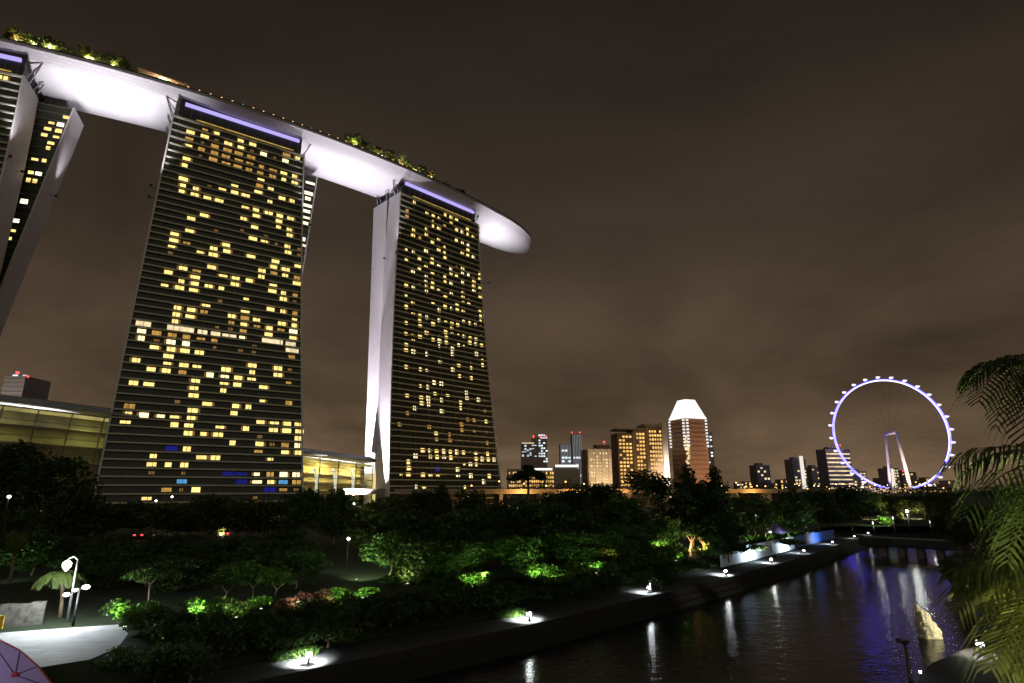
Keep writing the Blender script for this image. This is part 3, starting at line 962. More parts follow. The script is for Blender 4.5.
# pale mid block
b = Block('hotel_block', 'pale beige hotel block with small warm windows and one red beacon', 587, 618, 700, 449, 30, .12, cat='building'); h = b.top
b.part('body', M_BEIGE, (0, b.W, 0, 30, 3, h)); b.part('roof_house', M_BROWN, (b.W * .35, b.W * .8, 4, 20, h, h + 6))
for i in range(5):
    b.part('pier', M_BEIGE, (b.W * (.02 + .22 * i), b.W * (.07 + .22 * i), -1.2, -.02, 3, h + .6))
b.grid(b.W * .08, b.W * .98, 14, h - 3, 9, 11, E_S_P, .66, .5, .45, 21); beacons(b, ((b.W * .6, 4, h + 8),))
light('SPOT', b.P(b.W * .5, -40, 6), 160000, (1, .75, .45), 1, b.P(b.W * .5, 0, 40), 80, .8)
# orange slab hotel
b = Block('slab_hotel', 'orange lit slab hotel with tall window bands and a floodlit white end wall', 617, 668, 610, 430, 26, .10, cat='building'); h = b.top
b.part('body', M_BROWN, (0, b.W * .32, 0, 26, 3, h - 3), (b.W * .33, b.W * .58, 0.6, 26, 3, h + .5), (b.W * .59, b.W * .9, 0, 26, 3, h + 4))
b.part('roof', M_BEIGE, (-.5, b.W * .56, -.6, 26, h + .6, h + 2.4), (b.W * .54, b.W * .92, -.8, 26, h + 4.1, h + 7))
b.part('fin_wall', M_BEIGE, (b.W * .30, b.W * .345, -2, -.03, 3, h - 1)); b.part('fin_wall', M_BEIGE, (b.W * .565, b.W * .61, -2, -.03, 3, h + 3))
ew = b.part('end_wall', mat('white_render', (.75, .72, .66), .8), (b.W * .9, b.W * 1.0, -1, 27, 3, h + 8))
b.grid(b.W * .02, b.W * .29, 14, h - 5, 4, 14, E_S_O, .85, .62, .5, 31, one=True); b.grid(b.W * .37, b.W * .55, 14, h - 2, 3, 14, E_S_O, .85, .62, .5, 32); b.grid(b.W * .63, b.W * .89, 14, h + 1, 5, 14, E_S_O, .80, .62, .5, 33)
light('SPOT', b.P(b.W * .97, -26, 6), 150000, (1, .93, .78), 1, b.P(b.W * .97, 0, 30), 50, .9)
light('SPOT', b.P(b.W * .45, -45, 6), 22000, (1, .62, .3), 1, b.P(b.W * .45, 0, 40), 90, .9)
# crowned tower
a0 = at(672, 420, Y=660); a1 = at(703, 420, Y=660)
cx, cy = (a0.x + a1.x) / 2, a0.y; half = (a1.x - a0.x) / 2 * .86; h = a0.z
root = empty('crowned_tower', (cx, cy, 3), 'brown tower under a glowing white trapezoid crown', 'tower')
def octo(r, z, f=1.12, rot=.36):
    pts = []
    for k in range(4):
        a = rot + k * PI / 2
        c, s_ = math.cos(a), math.sin(a); tx, ty = -s_, c
        for sg in (-1, 1):
            pts.append((cx + c * r + tx * r * f * sg * .72, cy + s_ * r + ty * r * f * sg * .72, z))
    return pts
def prism(r0, z0, r1, z1):
    mb = MB(); A = octo(r0, z0); B_ = octo(r1, z1)
    for i in range(8):
        j = (i + 1) % 8; mb.face([A[i], A[j], B_[j], B_[i]])
    mb.face(B_); mb.face(A[::-1]); return mb
prism(half, 3, half, h).build('shaft', M_BROWN, root)
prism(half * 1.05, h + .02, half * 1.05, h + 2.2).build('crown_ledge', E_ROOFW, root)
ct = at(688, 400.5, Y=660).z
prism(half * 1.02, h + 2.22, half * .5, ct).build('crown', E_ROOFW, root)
O = octo(half + .35, 0)
rows = list(np.linspace(h - 30, h - 2, 9))
for i in (4, 5, 6, 7):
    for z in rows:
        p = O[i]; mb = MB(); mb.box((p[0], p[1], z), (2.0, 2.0, 1.7), .3); mb.build('corner_light', emis('corner_light', (1, .95, .9), 1.0), root)
O2 = octo(half + .12, 0)
for k in range(17):
    z = 22 + k * 5.0
    if z > h - 4: break
    for i in (4, 5, 6):
        p, q = Vector(O2[i]), Vector(O2[i + 1]); mb = MB(); dd = (q - p)
        a_, b_ = p + dd * .08, p + dd * .92; nn_ = Vector((dd.y, -dd.x, 0)).normalized() * .15
        mb.hexa([(a_.x, a_.y, z), (b_.x, b_.y, z), (b_.x + nn_.x, b_.y + nn_.y, z), (a_.x + nn_.x, a_.y + nn_.y, z), (a_.x, a_.y, z + 1.6), (b_.x, b_.y, z + 1.6), (b_.x + nn_.x, b_.y + nn_.y, z + 1.6), (a_.x + nn_.x, a_.y + nn_.y, z + 1.6)])
        mb.build('window_band', mat('brown_band', (.20, .14, .10), .6), root)
rngc = random.Random(3)
for k in range(26):
    z = 30 + rngc.random() * (h - 50); i = 5; p, q = Vector(O2[i]), Vector(O2[i + 1]); t = rngc.uniform(.1, .85); c = p + (q - p) * t
    mb = MB(); mb.box((c.x, c.y - .3, z), (2.4, .5, 1.4)); mb.build('window', E_S_P, root)
light('SPOT', (cx + 75, cy - 50, 6), 260000, (1, .50, .24), 1, (cx, cy, 50), 85, .9)
light('SPOT', (cx - 60, cy - 70, 6), 130000, (1, .86, .72), 1, (cx, cy, 50), 85, .9)
# dark slim tower behind it
b = Block('slim_tower', 'dark green slim tower half hidden behind the crowned tower', 705, 712, 720, 432, 20, cat='tower'); b.part('body', M_DARKF, (0, b.W, 0, 20, 3, b.top)); b.part('roof_house', M_DARKF, (b.W * .2, b.W * .7, 3, 12, b.top, b.top + 4)); b.grid(.5, b.W - .5, 30, b.top - 4, 2, 12, E_S_W, .25, .6, .5, 5)
# small blocks towards the wheel
SMALL = [('apartment_block', 'low dark apartment block, the nearest to the crowned tower', 756, 770, 465, 1000, M_DARKF, E_S_P, .3, 4, 7, 41),
         ('apartment_block', 'apartment block with a bright white fin on its right side', 792, 806, 459, 980, M_GREYF, E_S_P, .5, 4, 10, 42),
         ('apartment_block', 'dim stepped block just right of the white finned one', 811, 822, 467, 1000, M_GREYF, E_S_O, .4, 4, 8, 43),
         ('banded_office', 'office block with bright horizontal floor bands left of the wheel', 825, 851, 449, 900, M_DARKF, None, 0, 0, 0, 44),
         ('apartment_block', 'beige block directly behind the left rim of the wheel', 852, 867, 471, 950, M_BEIGE, E_S_P, .5, 4, 7, 45),
         ('apartment_block', 'white lit block behind the left leg of the wheel', 887, 899, 468, 1050, M_BEIGE, E_S_P, .6, 4, 8, 46),
         ('apartment_block', 'dark block with red lights between the legs of the wheel', 901, 917, 472, 1100, M_DARKF, E_S_O, .5, 5, 7, 47)]
for nm, lab, x0, x1, ty, Y, m, em, p, nu, nv, sd in SMALL:
    b = Block(nm, lab, x0, x1, Y, ty, 24, .1); h = b.top
    b.part('body', m, (0, b.W, 0, 24, 3, h))
    b.part('roof_house', m, (b.W * .2, b.W * .6, 4, 16, h, h + 3.5))
    if em: b.grid(.8, b.W - .8, 8, h - 2, nu, nv, em, p, .6, .5, sd)
    else:
        for k in range(9):
            z = 12 + (h - 14) * k / 9; b.part('floor_band', E_S_P, (b.W * .03, b.W * .97, -.3, -.03, z, z + 2.0))
        beacons(b, ((b.W * .7, 4, h + 5.5),))
    if sd == 42: b.part('fin', emis('fin_glow', (1, .92, .8), .9), (b.W * .55, b.W * .8, -1.2, -.05, 12, h + 5));  # brightness of the lit fin put into its material as glow
    if sd == 47: beacons(b, ((b.W * .2, 2, h + 1), (b.W * .7, 2, h - 8)))
    if sd == 46: b.part('fin', emis('fin_glow', (1, .92, .8), .9), (b.W * .1, b.W * .5, -1.2, -.05, 8, h - 1))  # white light on the block front, put in as a glowing fin
rh = random.Random(77)
for k in range(20):
    px = 736 + k * 11 + rh.uniform(-3, 3); w_ = rh.uniform(5, 12)
    if 824 < px < 870: continue
    b = Block('low_block', 'low lit block in the far row of buildings on the horizon', px, px + w_, rh.uniform(1000, 1400), rh.uniform(477, 484), 20, .05)
    b.root['group'] = 'low blocks along the horizon'
    b.part('body', M_BEIGE if k % 2 else M_GREYF, (0, b.W, 0, 20, 3, b.top)); b.grid(.5, b.W - .5, 6, b.top - .5, 4, 3, E_S_O if k % 3 else E_S_P, .55, .6, .5, 100 + k)
# far left tower behind the hall
b = Block('office_tower', 'pale ribbed tower top with red beacons rising behind the left glass hall', 5, 26, 420, 376, 24, cat='tower'); h = b.top
b.part('body', M_GREYF, (0, b.W, 0, 24, 3, h))
light('SPOT', b.P(b.W * .5, -50, 40), 90000, (1, .85, .8), 1, b.P(b.W * .5, 0, 82), 60, .8)  # added spot without a fixture, brightens the tower front
for k in range(14): b.part('ledge', M_BEIGE, (-.3, b.W + .3, -.5, -.02, h - 3 - k * 3.2, h - 2.2 - k * 3.2))
beacons(b, ((b.W * .45, 2, h + 2), (b.W * .95, 2, h - 1))); b.part('roof_lamp', E_S_W, (b.W * .3, b.W * .5, 1, 2, h, h + 1.2)); b.part('roof_lamp', E_S_W, (b.W * .78, b.W * .9, 1, 2, h, h + 1.2))

# ------------------------------------------------------------------ observation wheel
WC = at(891, 433.5, Y=800); RW = 75.0
BETA = R(-6)
hv = Vector((math.cos(BETA), math.sin(BETA), 0)); ax = Vector((math.sin(BETA), -math.cos(BETA), 0)); zv = Vector((0, 0, 1))
root = empty('observation_wheel', (WC.x, WC.y, 3), 'giant observation wheel glowing violet blue above the end of the lake', 'ferris wheel')
E_RING = emis('ring_led', (0.05, 0.045, 1.0), 13.0, .5, .12)
E_RINGW = emis('ring_led_white', (0.72, 0.72, 1.0), 3.0)
def ring(r, off, rad, n=140, m=None, name='rim'):
    mb = MB(); P = [WC + ax * off + (hv * math.cos(2 * PI * i / n) + zv * math.sin(2 * PI * i / n)) * r for i in range(n)]
    vs = []; k = 8
    for i in range(n):
        rd = (P[i] - WC - ax * off).normalized()
        for j in range(k):
            t = 2 * PI * j / k; mb.v.append(tuple(P[i] + (rd * math.cos(t) + ax * math.sin(t)) * rad))
    for i in range(n):
        for j in range(k):
            i2, j2 = (i + 1) % n, (j + 1) % k
            mb.f.append((i * k + j, i * k + j2, i2 * k + j2, i2 * k + j)); mb.m.append(0); mb.sm.append(True)
    return mb.build(name, m, root)
ring(RW, 2.2, .55, m=E_RING); ring(RW, -2.2, .55, m=E_RING); ring(RW - .8, 0, .6, m=E_RINGW, name='rim_light')
M_CABLE = mat('spoke_cable', (.035, .033, .033), .8, spec=.1)
mb = MB(); mb.tube([WC, WC + Vector((0, 0, RW - 3))], .16, 5); sp0 = mb.build('spoke', M_CABLE, root)
for i in range(36):
    a = 2 * PI * i / 36 + .04
    e = WC + ax * (5 if i % 2 else -5); q = WC + (hv * math.cos(a) + zv * math.sin(a)) * (RW - 3)
    mb = MB(); mb.tube([e, q], .07, 5); mb.build('spoke', M_CABLE, root)
bpy.data.objects.remove(sp0)
mb = MB(); mb.tube([WC - ax * 14, WC + ax * 14], 2.0, 14); mb.build('spindle', M_WHITE, root)
for sg, bp in ((1, at(911.5, 491, Y=784)), (-1, at(890.5, 490.5, Y=817))):
    hb = WC + ax * 14 * sg
    for k in (0,):
        mb = MB(); f = Vector((bp.x, bp.y, 3)); mb.tube([f, hb], [2.2, 1.7], 12); mb.build('leg', M_WHITE, root)
NC = 28
cap_me = None
for i in range(NC):
    a = 2 * PI * (i + .3) / NC
    c = WC + (hv * math.cos(a) + zv * math.sin(a)) * (RW + 4.2)
    mb = MB()
    prof = [(.1, -3.4)] + [(2.0 * math.sin(t) ** .5, -3.4 * math.cos(t)) for t in np.linspace(.35, PI - .35, 9)] + [(.1, 3.4)]
    n = 10; k0 = 0
    for r_, u_ in prof:
        for j in range(n):
            t = 2 * PI * j / n; mb.v.append(tuple(c + ax * u_ * 1.1 + hv * math.cos(t) * r_ + zv * math.sin(t) * r_))
    for q in range(len(prof) - 1):
        for j in range(n):
            j2 = (j + 1) % n; mb.f.append((q * n + j, q * n + j2, (q + 1) * n + j2, (q + 1) * n + j))
            mb.m.append(0 if j in (1, 2, 3) else 1); mb.sm.append(True)
    mb.build('capsule', [M_GREYF, emis('capsule_glow', (.86, .80, 1.0), 1.5)], root)
bldp = at(905, 492, Y=795)
b2 = empty('wheel_terminal', (bldp.x, bldp.y, 3), 'low terminal building at the foot of the wheel with warm lights', 'building')
mb = MB(); mb.box((bldp.x, bldp.y, 8), (95, 30, 10)); mb.build('body', M_GREYF, b2)
for k in range(14):
    mb = MB(); mb.box((bldp.x - 43 + k * 6.6, bldp.y - 15.2, 8 + (k % 3)), (4, .3, 2.2)); mb.build('window', E_S_O if k % 3 else E_S_P, b2)
light('SPOT', (WC.x + 4, WC.y - 60, 8), 420000, (1, .66, .50), 1, (WC.x, WC.y, 55), 70, .9)  # spot with no fixture, added to tint the wheel legs pinkish

light('SPOT', (WC.x - 70, WC.y - 40, 8), 420000, (1, .66, .50), 1, (WC.x, WC.y + 10, 50), 70, .9)  # second added spot for the legs, also without a fixture
# ------------------------------------------------------------------ elevated expressway with street lights
ya, yb = at(455, 489, Y=330), at(775, 488.5, Y=420)
root = empty('expressway_bridge', (ya.x, ya.y, 3), 'orange lit elevated expressway crossing behind the trees', 'bridge')
dv_ = (Vector((yb.x, yb.y)) - Vector((ya.x, ya.y))); Lb = dv_.length; dv_.normalize(); nb_ = Vector((dv_.y, -dv_.x))
def bp_(u, w, z): q = Vector((ya.x, ya.y)) + dv_ * u - nb_ * w; return (q.x, q.y, z)
def bbox(mb, u0, u1, w0, w1, z0, z1):
    q = [(u0, w0), (u1, w0), (u1, w1), (u0, w1)]; mb.hexa([bp_(a, b, z0) for a, b in q] + [bp_(a, b, z1) for a, b in q])
mb = MB(); bbox(mb, -60, Lb + 60, 0, 18, 9.2, 11.0); mb.build('girder', M_BEIGE, root)
mb = MB(); bbox(mb, -60, Lb + 60, -.3, -.02, 10.6, 12.0); mb.build('parapet', M_BEIGE, root)
for k in range(9):
    mb = MB(); bbox(mb, k * Lb / 8 - 1.2, k * Lb / 8 + 1.2, 5, 13, 3, 9.19); mb.build('pier', M_CONC, root)
for u, p in ((40, 1), (75, 1), (110, .5), (Lb - 50, .6), (Lb - 22, .8)):
    light('POINT', bp_(u, -7, 8.2), 9000 * p, (1, .5, .14), .5)
lab = 'small orange street lamp on the far expressway above the trees'
def street_lamp(p, h, name, label, group, em, power=0, col=(1, .6, .25), r=.35):
    rt = empty(name, p, label, 'street lamp', group)
    mb = MB(); mb.tube([(p[0], p[1], p[2]), (p[0], p[1], p[2] + h)], [.12, .07], 6); mb.build('pole', M_BLACK, rt)
    mb = MB(); mb.lathe((p[0], p[1], p[2] + h), [(.05, -.1), (r, .0), (r * .9, .35), (.05, .5)], 8); mb.build('lamp_head', em, rt)
    if power: light('POINT', (p[0], p[1], p[2] + h - .35), power, col, .2)
    return rt
E_SOD = emis('sodium_lamp', (1.0, .52, .14), 9.0)
for k in range(16):
    street_lamp(bp_(10 + k * Lb / 16 + 3 * math.sin(k * 7), 1.0, 11.0), 2.6 + 1.2 * ((k * 5) % 3), 'street_lamp', lab, 'street lamps on the far expressway', E_SOD, r=.42)
rngl = random.Random(9)
for k in range(34):
    px = 738 + k * 6.2 + rngl.uniform(-2, 2)
    Y = rngl.uniform(520, 900); p = at(px, rngl.uniform(484, 489.5), Y=Y)
    street_lamp((p.x, p.y, 3), max(3, p.z - 3), 'street_lamp', 'tiny warm street lamp among the far trees on the horizon', 'street lamps along the horizon', E_SOD if k % 4 else E_WHITE, r=.65)

# ------------------------------------------------------------------ vegetation
def leaf_mesh(name, centers, radii, n_leaf, size, m, parent, rng, droop=0.0, flat=0.5, aspect=1.8):
    """many small leaves scattered through the clumps' volumes (numpy, one mesh)"""
    centers = np.asarray(centers, float); radii = np.asarray(radii, float)
    wgt = (radii[:, 0] * radii[:, 1] * radii[:, 2]) ** .66; wgt /= wgt.sum()
    k = rng.choice(len(centers), n_leaf, p=wgt)
    d = rng.normal(size=(n_leaf, 3)); d /= np.linalg.norm(d, axis=1, keepdims=True)
    r = rng.random(n_leaf) ** .45
    r = np.where(rng.random(n_leaf) < .12, r * rng.uniform(1.0, 1.28, n_leaf), r)     # stray twigs outside the clump
    P = centers[k] + d * r[:, None] * radii[k]
    a = rng.normal(size=(n_leaf, 3)); a[:, 2] = a[:, 2] * flat - droop; a /= np.linalg.norm(a, axis=1, keepdims=True)
    b = np.cross(a, rng.normal(size=(n_leaf, 3))); b /= np.linalg.norm(b, axis=1, keepdims=True)
    L = size * rng.uniform(.6, 1.4, n_leaf)[:, None]; Wd = L / aspect
    V = np.empty((n_leaf, 4, 3))
    V[:, 0] = P - a * L * .5; V[:, 1] = P + b * Wd * .5; V[:, 2] = P + a * L * .5; V[:, 3] = P - b * Wd * .5
    me = bpy.data.meshes.new(name)
    me.vertices.add(n_leaf * 4); me.vertices.foreach_set('co', V.reshape(-1))
    me.loops.add(n_leaf * 4); me.loops.foreach_set('vertex_index', np.arange(n_leaf * 4))
    me.polygons.add(n_leaf); me.polygons.foreach_set('loop_start', np.arange(n_leaf) * 4); me.polygons.foreach_set('loop_total', np.full(n_leaf, 4))
    me.materials.append(m); me.update(); me.validate()
    o = bpy.data.objects.new(name, me); COL.objects.link(o)
    if parent is not None:
        o.parent = parent; o.matrix_parent_inverse = mat_of(parent).inverted()
    return o

def tree(label, base, h, w, kind='broad', m=None, n=3800, size=None, seed=1, group='trees of the garden', name='broadleaf_tree', trunk_frac=None, trunk_r=None, cat='tree'):
    rng = np.random.default_rng(seed)
    x, y, z = base
    root = empty(name, base, label, cat, group)
    cs = []; rs = []
    if kind == 'broad':
        tf = trunk_frac or .12
        for i in range(24):
            a = rng.uniform(0, 2 * PI); rr = math.sqrt(rng.random()) * .40 * w; zz = rng.random()
            cz = h * (tf + .12 + (.86 - tf - .10) * zz); lim = 1 - abs(zz - .42) ** 1.6 * 1.2
            q = rng.uniform(.14, .25) * w
            cs.append((x + math.cos(a) * rr * lim, y + math.sin(a) * rr * lim, z + cz)); rs.append((q, q, min(q * .72, h * .16)))
    elif kind == 'conical':
        tf = trunk_frac or .18
        for i in range(20):
            f = (i + .5) / 20; a = i * 2.4; rr = (1 - f) ** .8 * .34 * w
            q = (.30 - .22 * f) * w
            cs.append((x + math.cos(a) * rr, y + math.sin(a) * rr, z + h * (tf + (.95 - tf) * f))); rs.append((q, q, h * .055))
    elif kind == 'umbrella':
        tf = trunk_frac or .7
        for i in range(11):
            a = i * 2.4; rr = math.sqrt(i / 11) * .40 * w; q = rng.uniform(.12, .2) * w
            cs.append((x + math.cos(a) * rr, y + math.sin(a) * rr, z + h * (.90 - .10 * (rr / (.4 * w)) + rng.uniform(-.03, .03)))); rs.append((q, q, h * .045))
    else:   # shrub
        tf = .1
        for i in range(10):
            a = rng.uniform(0, 2 * PI); rr = math.sqrt(rng.random()) * .38 * w; q = rng.uniform(.18, .30) * w
            cs.append((x + math.cos(a) * rr, y + math.sin(a) * rr, z + h * rng.uniform(.30, .70))); rs.append((q, q, h * rng.uniform(.22, .32)))
    sz = size or max(.28, .055 * w)
    leaf_mesh('crown' if kind != 'shrub' else 'foliage', cs, rs, n, sz, m or M_LEAF, root, rng)
    # trunk with limbs that reach into the clumps
    mb = MB(); tr = trunk_r or max(.07, .022 * h)
    top = Vector((x + rng.uniform(-.3, .3), y, z + h * (tf + .12)))
    mid = Vector((x + rng.uniform(-.25, .25), y + rng.uniform(-.2, .2), z + h * tf * .5))
    mb.tube([Vector((x, y, z - .3)), Vector((x, y, z + .15)), mid, top], [tr * 1.7, tr * 1.15, tr * .9, tr * .62], 8)
    pick = rng.choice(len(cs), min(7, len(cs)), replace=False)
    for i in pick:
        c = Vector(cs[i]); mm = top.lerp(c, .5) + Vector((0, 0, -.04 * h))
        mb.tube([top - Vector((0, 0, h * .06)), mm, c], [tr * .5, tr * .32, tr * .12], 6)
    mb.build('trunk' if kind != 'shrub' else 'stem', M_BARK, root)
    return root

def T_(px, Y, top, wpx, kind, label, m=None, zb=ZG, n=3800, **k):
    p = at(px, top, Y=Y); zc = Y * math.cos(PITCH) + (p.z - EYE) * math.sin(PITCH)
    w = wpx * zc / F_PX
    return tree(label, (p.x, Y, zb), max(p.z - zb, .9), w, kind, m, n=n, seed=int(px * 13 + Y * 7), **k)

TREES = [
 # back row, whose crowns cut the foot of the towers
 (18, 92, 440, 96, 'broad', 'tall dark tree at the left edge below the long greenish hall', None),
 (62, 84, 446, 84, 'broad', 'tall dark tree just left of the middle tower foot, leaning crown', None),
 (96, 104, 494, 54, 'broad', 'small dark tree in front of the middle tower left corner', None),
 (138, 124, 502, 66, 'broad', 'olive tree before the middle tower, left of two white lamps', M_LEAF2),
 (178, 120, 502, 66, 'broad', 'olive round tree beside the two white lamps below the middle tower', M_LEAF2),
 (222, 116, 494, 72, 'broad', 'wide olive tree covering the centre of the middle tower foot', M_LEAF2),
 (262, 112, 496, 70, 'broad', 'olive tree with drooping crown at the middle tower right corner', M_LEAF2),
 (303, 98, 489, 56, 'broad', 'dark tree below the low glass hall, left one', None),
 (338, 102, 487, 56, 'broad', 'dark tree below the low glass hall, right one', None),
 (384, 84, 496, 72, 'broad', 'broad olive tree at the foot of the white end wall', M_LEAF2),
 (425, 96, 489, 52, 'broad', 'dark tree in front of the narrow tower left half', None),
 (442, 88, 481, 50, 'conical', 'peaked dark tree poking up before the narrow tower', None),
 (474, 92, 487, 52, 'broad', 'dark tree in front of the narrow tower right half', None),
 (503, 98, 494, 44, 'broad', 'low dark tree at the narrow tower right corner', None),
 (528, 118, 463, 42, 'umbrella', 'flat topped umbrella tree standing against the low bright hotel', None),
 (552, 100, 491, 54, 'broad', 'dark tree under the orange expressway, nearest the umbrella tree', None),
 (575, 92, 484, 48, 'broad', 'dark tree with a ragged top in front of the pale hotel block', None),
 (604, 98, 480, 50, 'broad', 'dark tree in front of the orange slab hotel left side', None),
 (571, 122, 485, 20, 'conical', 'slim pointed dark tree beside the expressway girder', None),
 (646, 94, 468, 62, 'broad', 'big dark tree before the floodlit end wall of the slab hotel', None),
 (686, 90, 463, 58, 'conical', 'big pointed dark tree in front of the crowned tower', None),
 (713, 94, 464, 50, 'conical', 'tall feathery dark tree right of the crowned tower', None),
 (700, 92, 480, 76, 'broad', 'massive dark tree above the two orange lit trunks', None),
 (750, 118, 494, 52, 'broad', 'low green tree under the row of orange street lamps', M_LEAF2),
 (782, 122, 489, 54, 'broad', 'round dark green tree above the white hoarding, left one', None),
 (814, 130, 488, 50, 'broad', 'round dark green tree above the white hoarding, right one', None),
 (846, 138, 486, 52, 'broad', 'round dark tree above the blue tarpaulins', None),
 (866, 160, 490, 34, 'broad', 'small dark tree between blue tarpaulins and the footbridge', None),
 # middle of the garden
 (8, 62, 505, 66, 'broad', 'dark tree behind the tall bright lamp at the left edge', None),
 (128, 64, 553, 62, 'broad', 'low dark tree at the back of the lawn behind the leaning sapling', None),
 (210, 66, 553, 70, 'broad', 'low spreading dark tree under the olive trees', None),
 (262, 62, 540, 74, 'broad', 'dark tree with thin pale trunk left of the dim lawn', None),
 (392, 66, 530, 66, 'broad', 'bushy dark tree edged with bright green light on its left side', M_LEAF),
 (432, 62, 538, 70, 'broad', 'wide dark tree above the small warm lit trunk', None),
 (500, 70, 530, 64, 'broad', 'dark tree with bright green leaves at its foot', None),
 (548, 74, 524, 64, 'broad', 'dark tree left of the pale lit slim trunk', None),
 (600, 80, 520, 60, 'broad', 'dark tree by the little pole lamp in the middle of the garden', None),
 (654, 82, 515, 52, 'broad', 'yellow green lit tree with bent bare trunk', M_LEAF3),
] + [(px, Y, top, w_, 'broad', lab, None) for px, Y, top, w_, lab in ((105, 78, 543, 84, 'broad dark tree before the garden road, first from the left'), (158, 76, 544, 84, 'broad dark tree before the garden road, second from the left'), (205, 78, 544, 84, 'broad dark tree before the garden road, third from the left'), (250, 76, 538, 84, 'broad dark tree before the garden road, fourth from the left'), (290, 76, 530, 60, 'broad dark tree before the garden road, at the lawn'), (410, 76, 508, 80, 'tall broad dark tree before the white end wall'), (470, 74, 508, 74, 'tall broad dark tree before the narrow tower right half'), (520, 78, 500, 66, 'tall broad dark tree right below the umbrella tree'), (565, 80, 500, 66, 'tall broad dark tree below the hotel block'), (620, 84, 492, 66, 'tall broad dark tree below the slab hotel'),
 (300, 58, 545, 60, 'dark tree with thin trunk beside the dim lawn, right'), (462, 62, 540, 62, 'dark tree between the warm lit trunk and the vivid shrub'), (520, 66, 535, 60, 'dark tree leaning over the vivid green shrubs'),
 (575, 72, 530, 58, 'dark tree behind the third path light, left'), (625, 76, 525, 56, 'dark tree behind the third path light, right'), (730, 88, 515, 30, 'dark tree crown right of the orange lit trunks'), (720, 84, 512, 50, 'dark tree at the left end of the white hoarding'),
 (180, 56, 560, 70, 'dark tree behind the leaning sapling'), (95, 68, 551, 70, 'dark tree behind the cluster of three lamps'), (40, 66, 530, 60, 'dark tree behind the drooping young palm'), (240, 66, 553, 70, 'dark tree in the second row below the middle tower'), (165, 64, 556, 70, 'dark tree in the second row left of the lawn'),
 (455, 76, 515, 60, 'dark tree in the second row before the narrow tower'), (530, 84, 508, 56, 'dark tree in the second row below the umbrella tree'), (590, 88, 505, 54, 'dark tree in the second row below the slab hotel'))]
for t in TREES:
    px, Y, top, wpx, kind, lab, m = t
    T_(px, Y, top, wpx, kind, lab, m, n=4200 if wpx > 40 else 2200)

# shrubs: lit flower beds and the dark hedge along the promenade
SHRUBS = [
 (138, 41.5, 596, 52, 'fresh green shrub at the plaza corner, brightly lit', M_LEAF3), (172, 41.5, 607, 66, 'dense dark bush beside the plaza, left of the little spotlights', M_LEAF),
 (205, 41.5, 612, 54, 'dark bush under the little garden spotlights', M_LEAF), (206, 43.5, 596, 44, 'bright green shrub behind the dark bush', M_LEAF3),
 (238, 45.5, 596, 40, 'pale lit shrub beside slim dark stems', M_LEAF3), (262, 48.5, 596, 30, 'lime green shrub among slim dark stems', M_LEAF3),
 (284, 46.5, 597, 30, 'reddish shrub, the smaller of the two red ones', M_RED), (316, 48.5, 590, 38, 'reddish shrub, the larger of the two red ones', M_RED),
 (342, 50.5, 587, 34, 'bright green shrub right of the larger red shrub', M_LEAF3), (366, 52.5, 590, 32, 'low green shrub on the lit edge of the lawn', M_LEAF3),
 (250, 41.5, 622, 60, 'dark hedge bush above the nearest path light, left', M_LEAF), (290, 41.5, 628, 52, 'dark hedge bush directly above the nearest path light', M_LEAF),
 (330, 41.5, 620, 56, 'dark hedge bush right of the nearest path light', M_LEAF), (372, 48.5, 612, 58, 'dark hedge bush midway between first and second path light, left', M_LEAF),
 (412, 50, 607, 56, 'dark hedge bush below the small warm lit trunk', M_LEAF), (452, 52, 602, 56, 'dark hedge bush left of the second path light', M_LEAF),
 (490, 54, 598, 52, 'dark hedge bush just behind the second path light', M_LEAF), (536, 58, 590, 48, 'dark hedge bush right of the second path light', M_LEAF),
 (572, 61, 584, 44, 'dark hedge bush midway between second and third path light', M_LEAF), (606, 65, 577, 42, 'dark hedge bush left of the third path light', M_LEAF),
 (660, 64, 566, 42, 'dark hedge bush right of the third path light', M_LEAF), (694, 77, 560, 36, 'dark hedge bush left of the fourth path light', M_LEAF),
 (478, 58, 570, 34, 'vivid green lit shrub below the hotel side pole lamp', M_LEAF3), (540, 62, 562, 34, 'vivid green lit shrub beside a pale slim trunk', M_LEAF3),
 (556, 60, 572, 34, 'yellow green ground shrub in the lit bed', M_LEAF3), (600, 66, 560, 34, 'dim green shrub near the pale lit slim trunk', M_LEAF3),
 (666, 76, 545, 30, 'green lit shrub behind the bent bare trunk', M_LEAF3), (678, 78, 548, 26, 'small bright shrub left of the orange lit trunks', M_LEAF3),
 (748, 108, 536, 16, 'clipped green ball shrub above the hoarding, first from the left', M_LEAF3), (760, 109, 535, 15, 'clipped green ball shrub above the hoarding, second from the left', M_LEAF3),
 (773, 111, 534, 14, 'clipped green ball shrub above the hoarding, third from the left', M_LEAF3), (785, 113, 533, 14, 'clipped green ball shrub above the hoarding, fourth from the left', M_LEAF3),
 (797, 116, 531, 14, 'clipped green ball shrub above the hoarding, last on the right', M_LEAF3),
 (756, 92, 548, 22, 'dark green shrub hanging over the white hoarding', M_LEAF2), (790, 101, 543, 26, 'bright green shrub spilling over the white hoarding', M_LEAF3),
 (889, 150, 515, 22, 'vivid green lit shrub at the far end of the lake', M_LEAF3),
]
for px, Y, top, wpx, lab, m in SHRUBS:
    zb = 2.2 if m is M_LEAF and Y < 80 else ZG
    T_(px, Y, top, wpx, 'shrub', lab, m, zb=zb, n=1500 if wpx > 20 else 500, group='shrubs of the garden', name='shrub', cat='shrub', size=.30 if Y < 70 else .42)

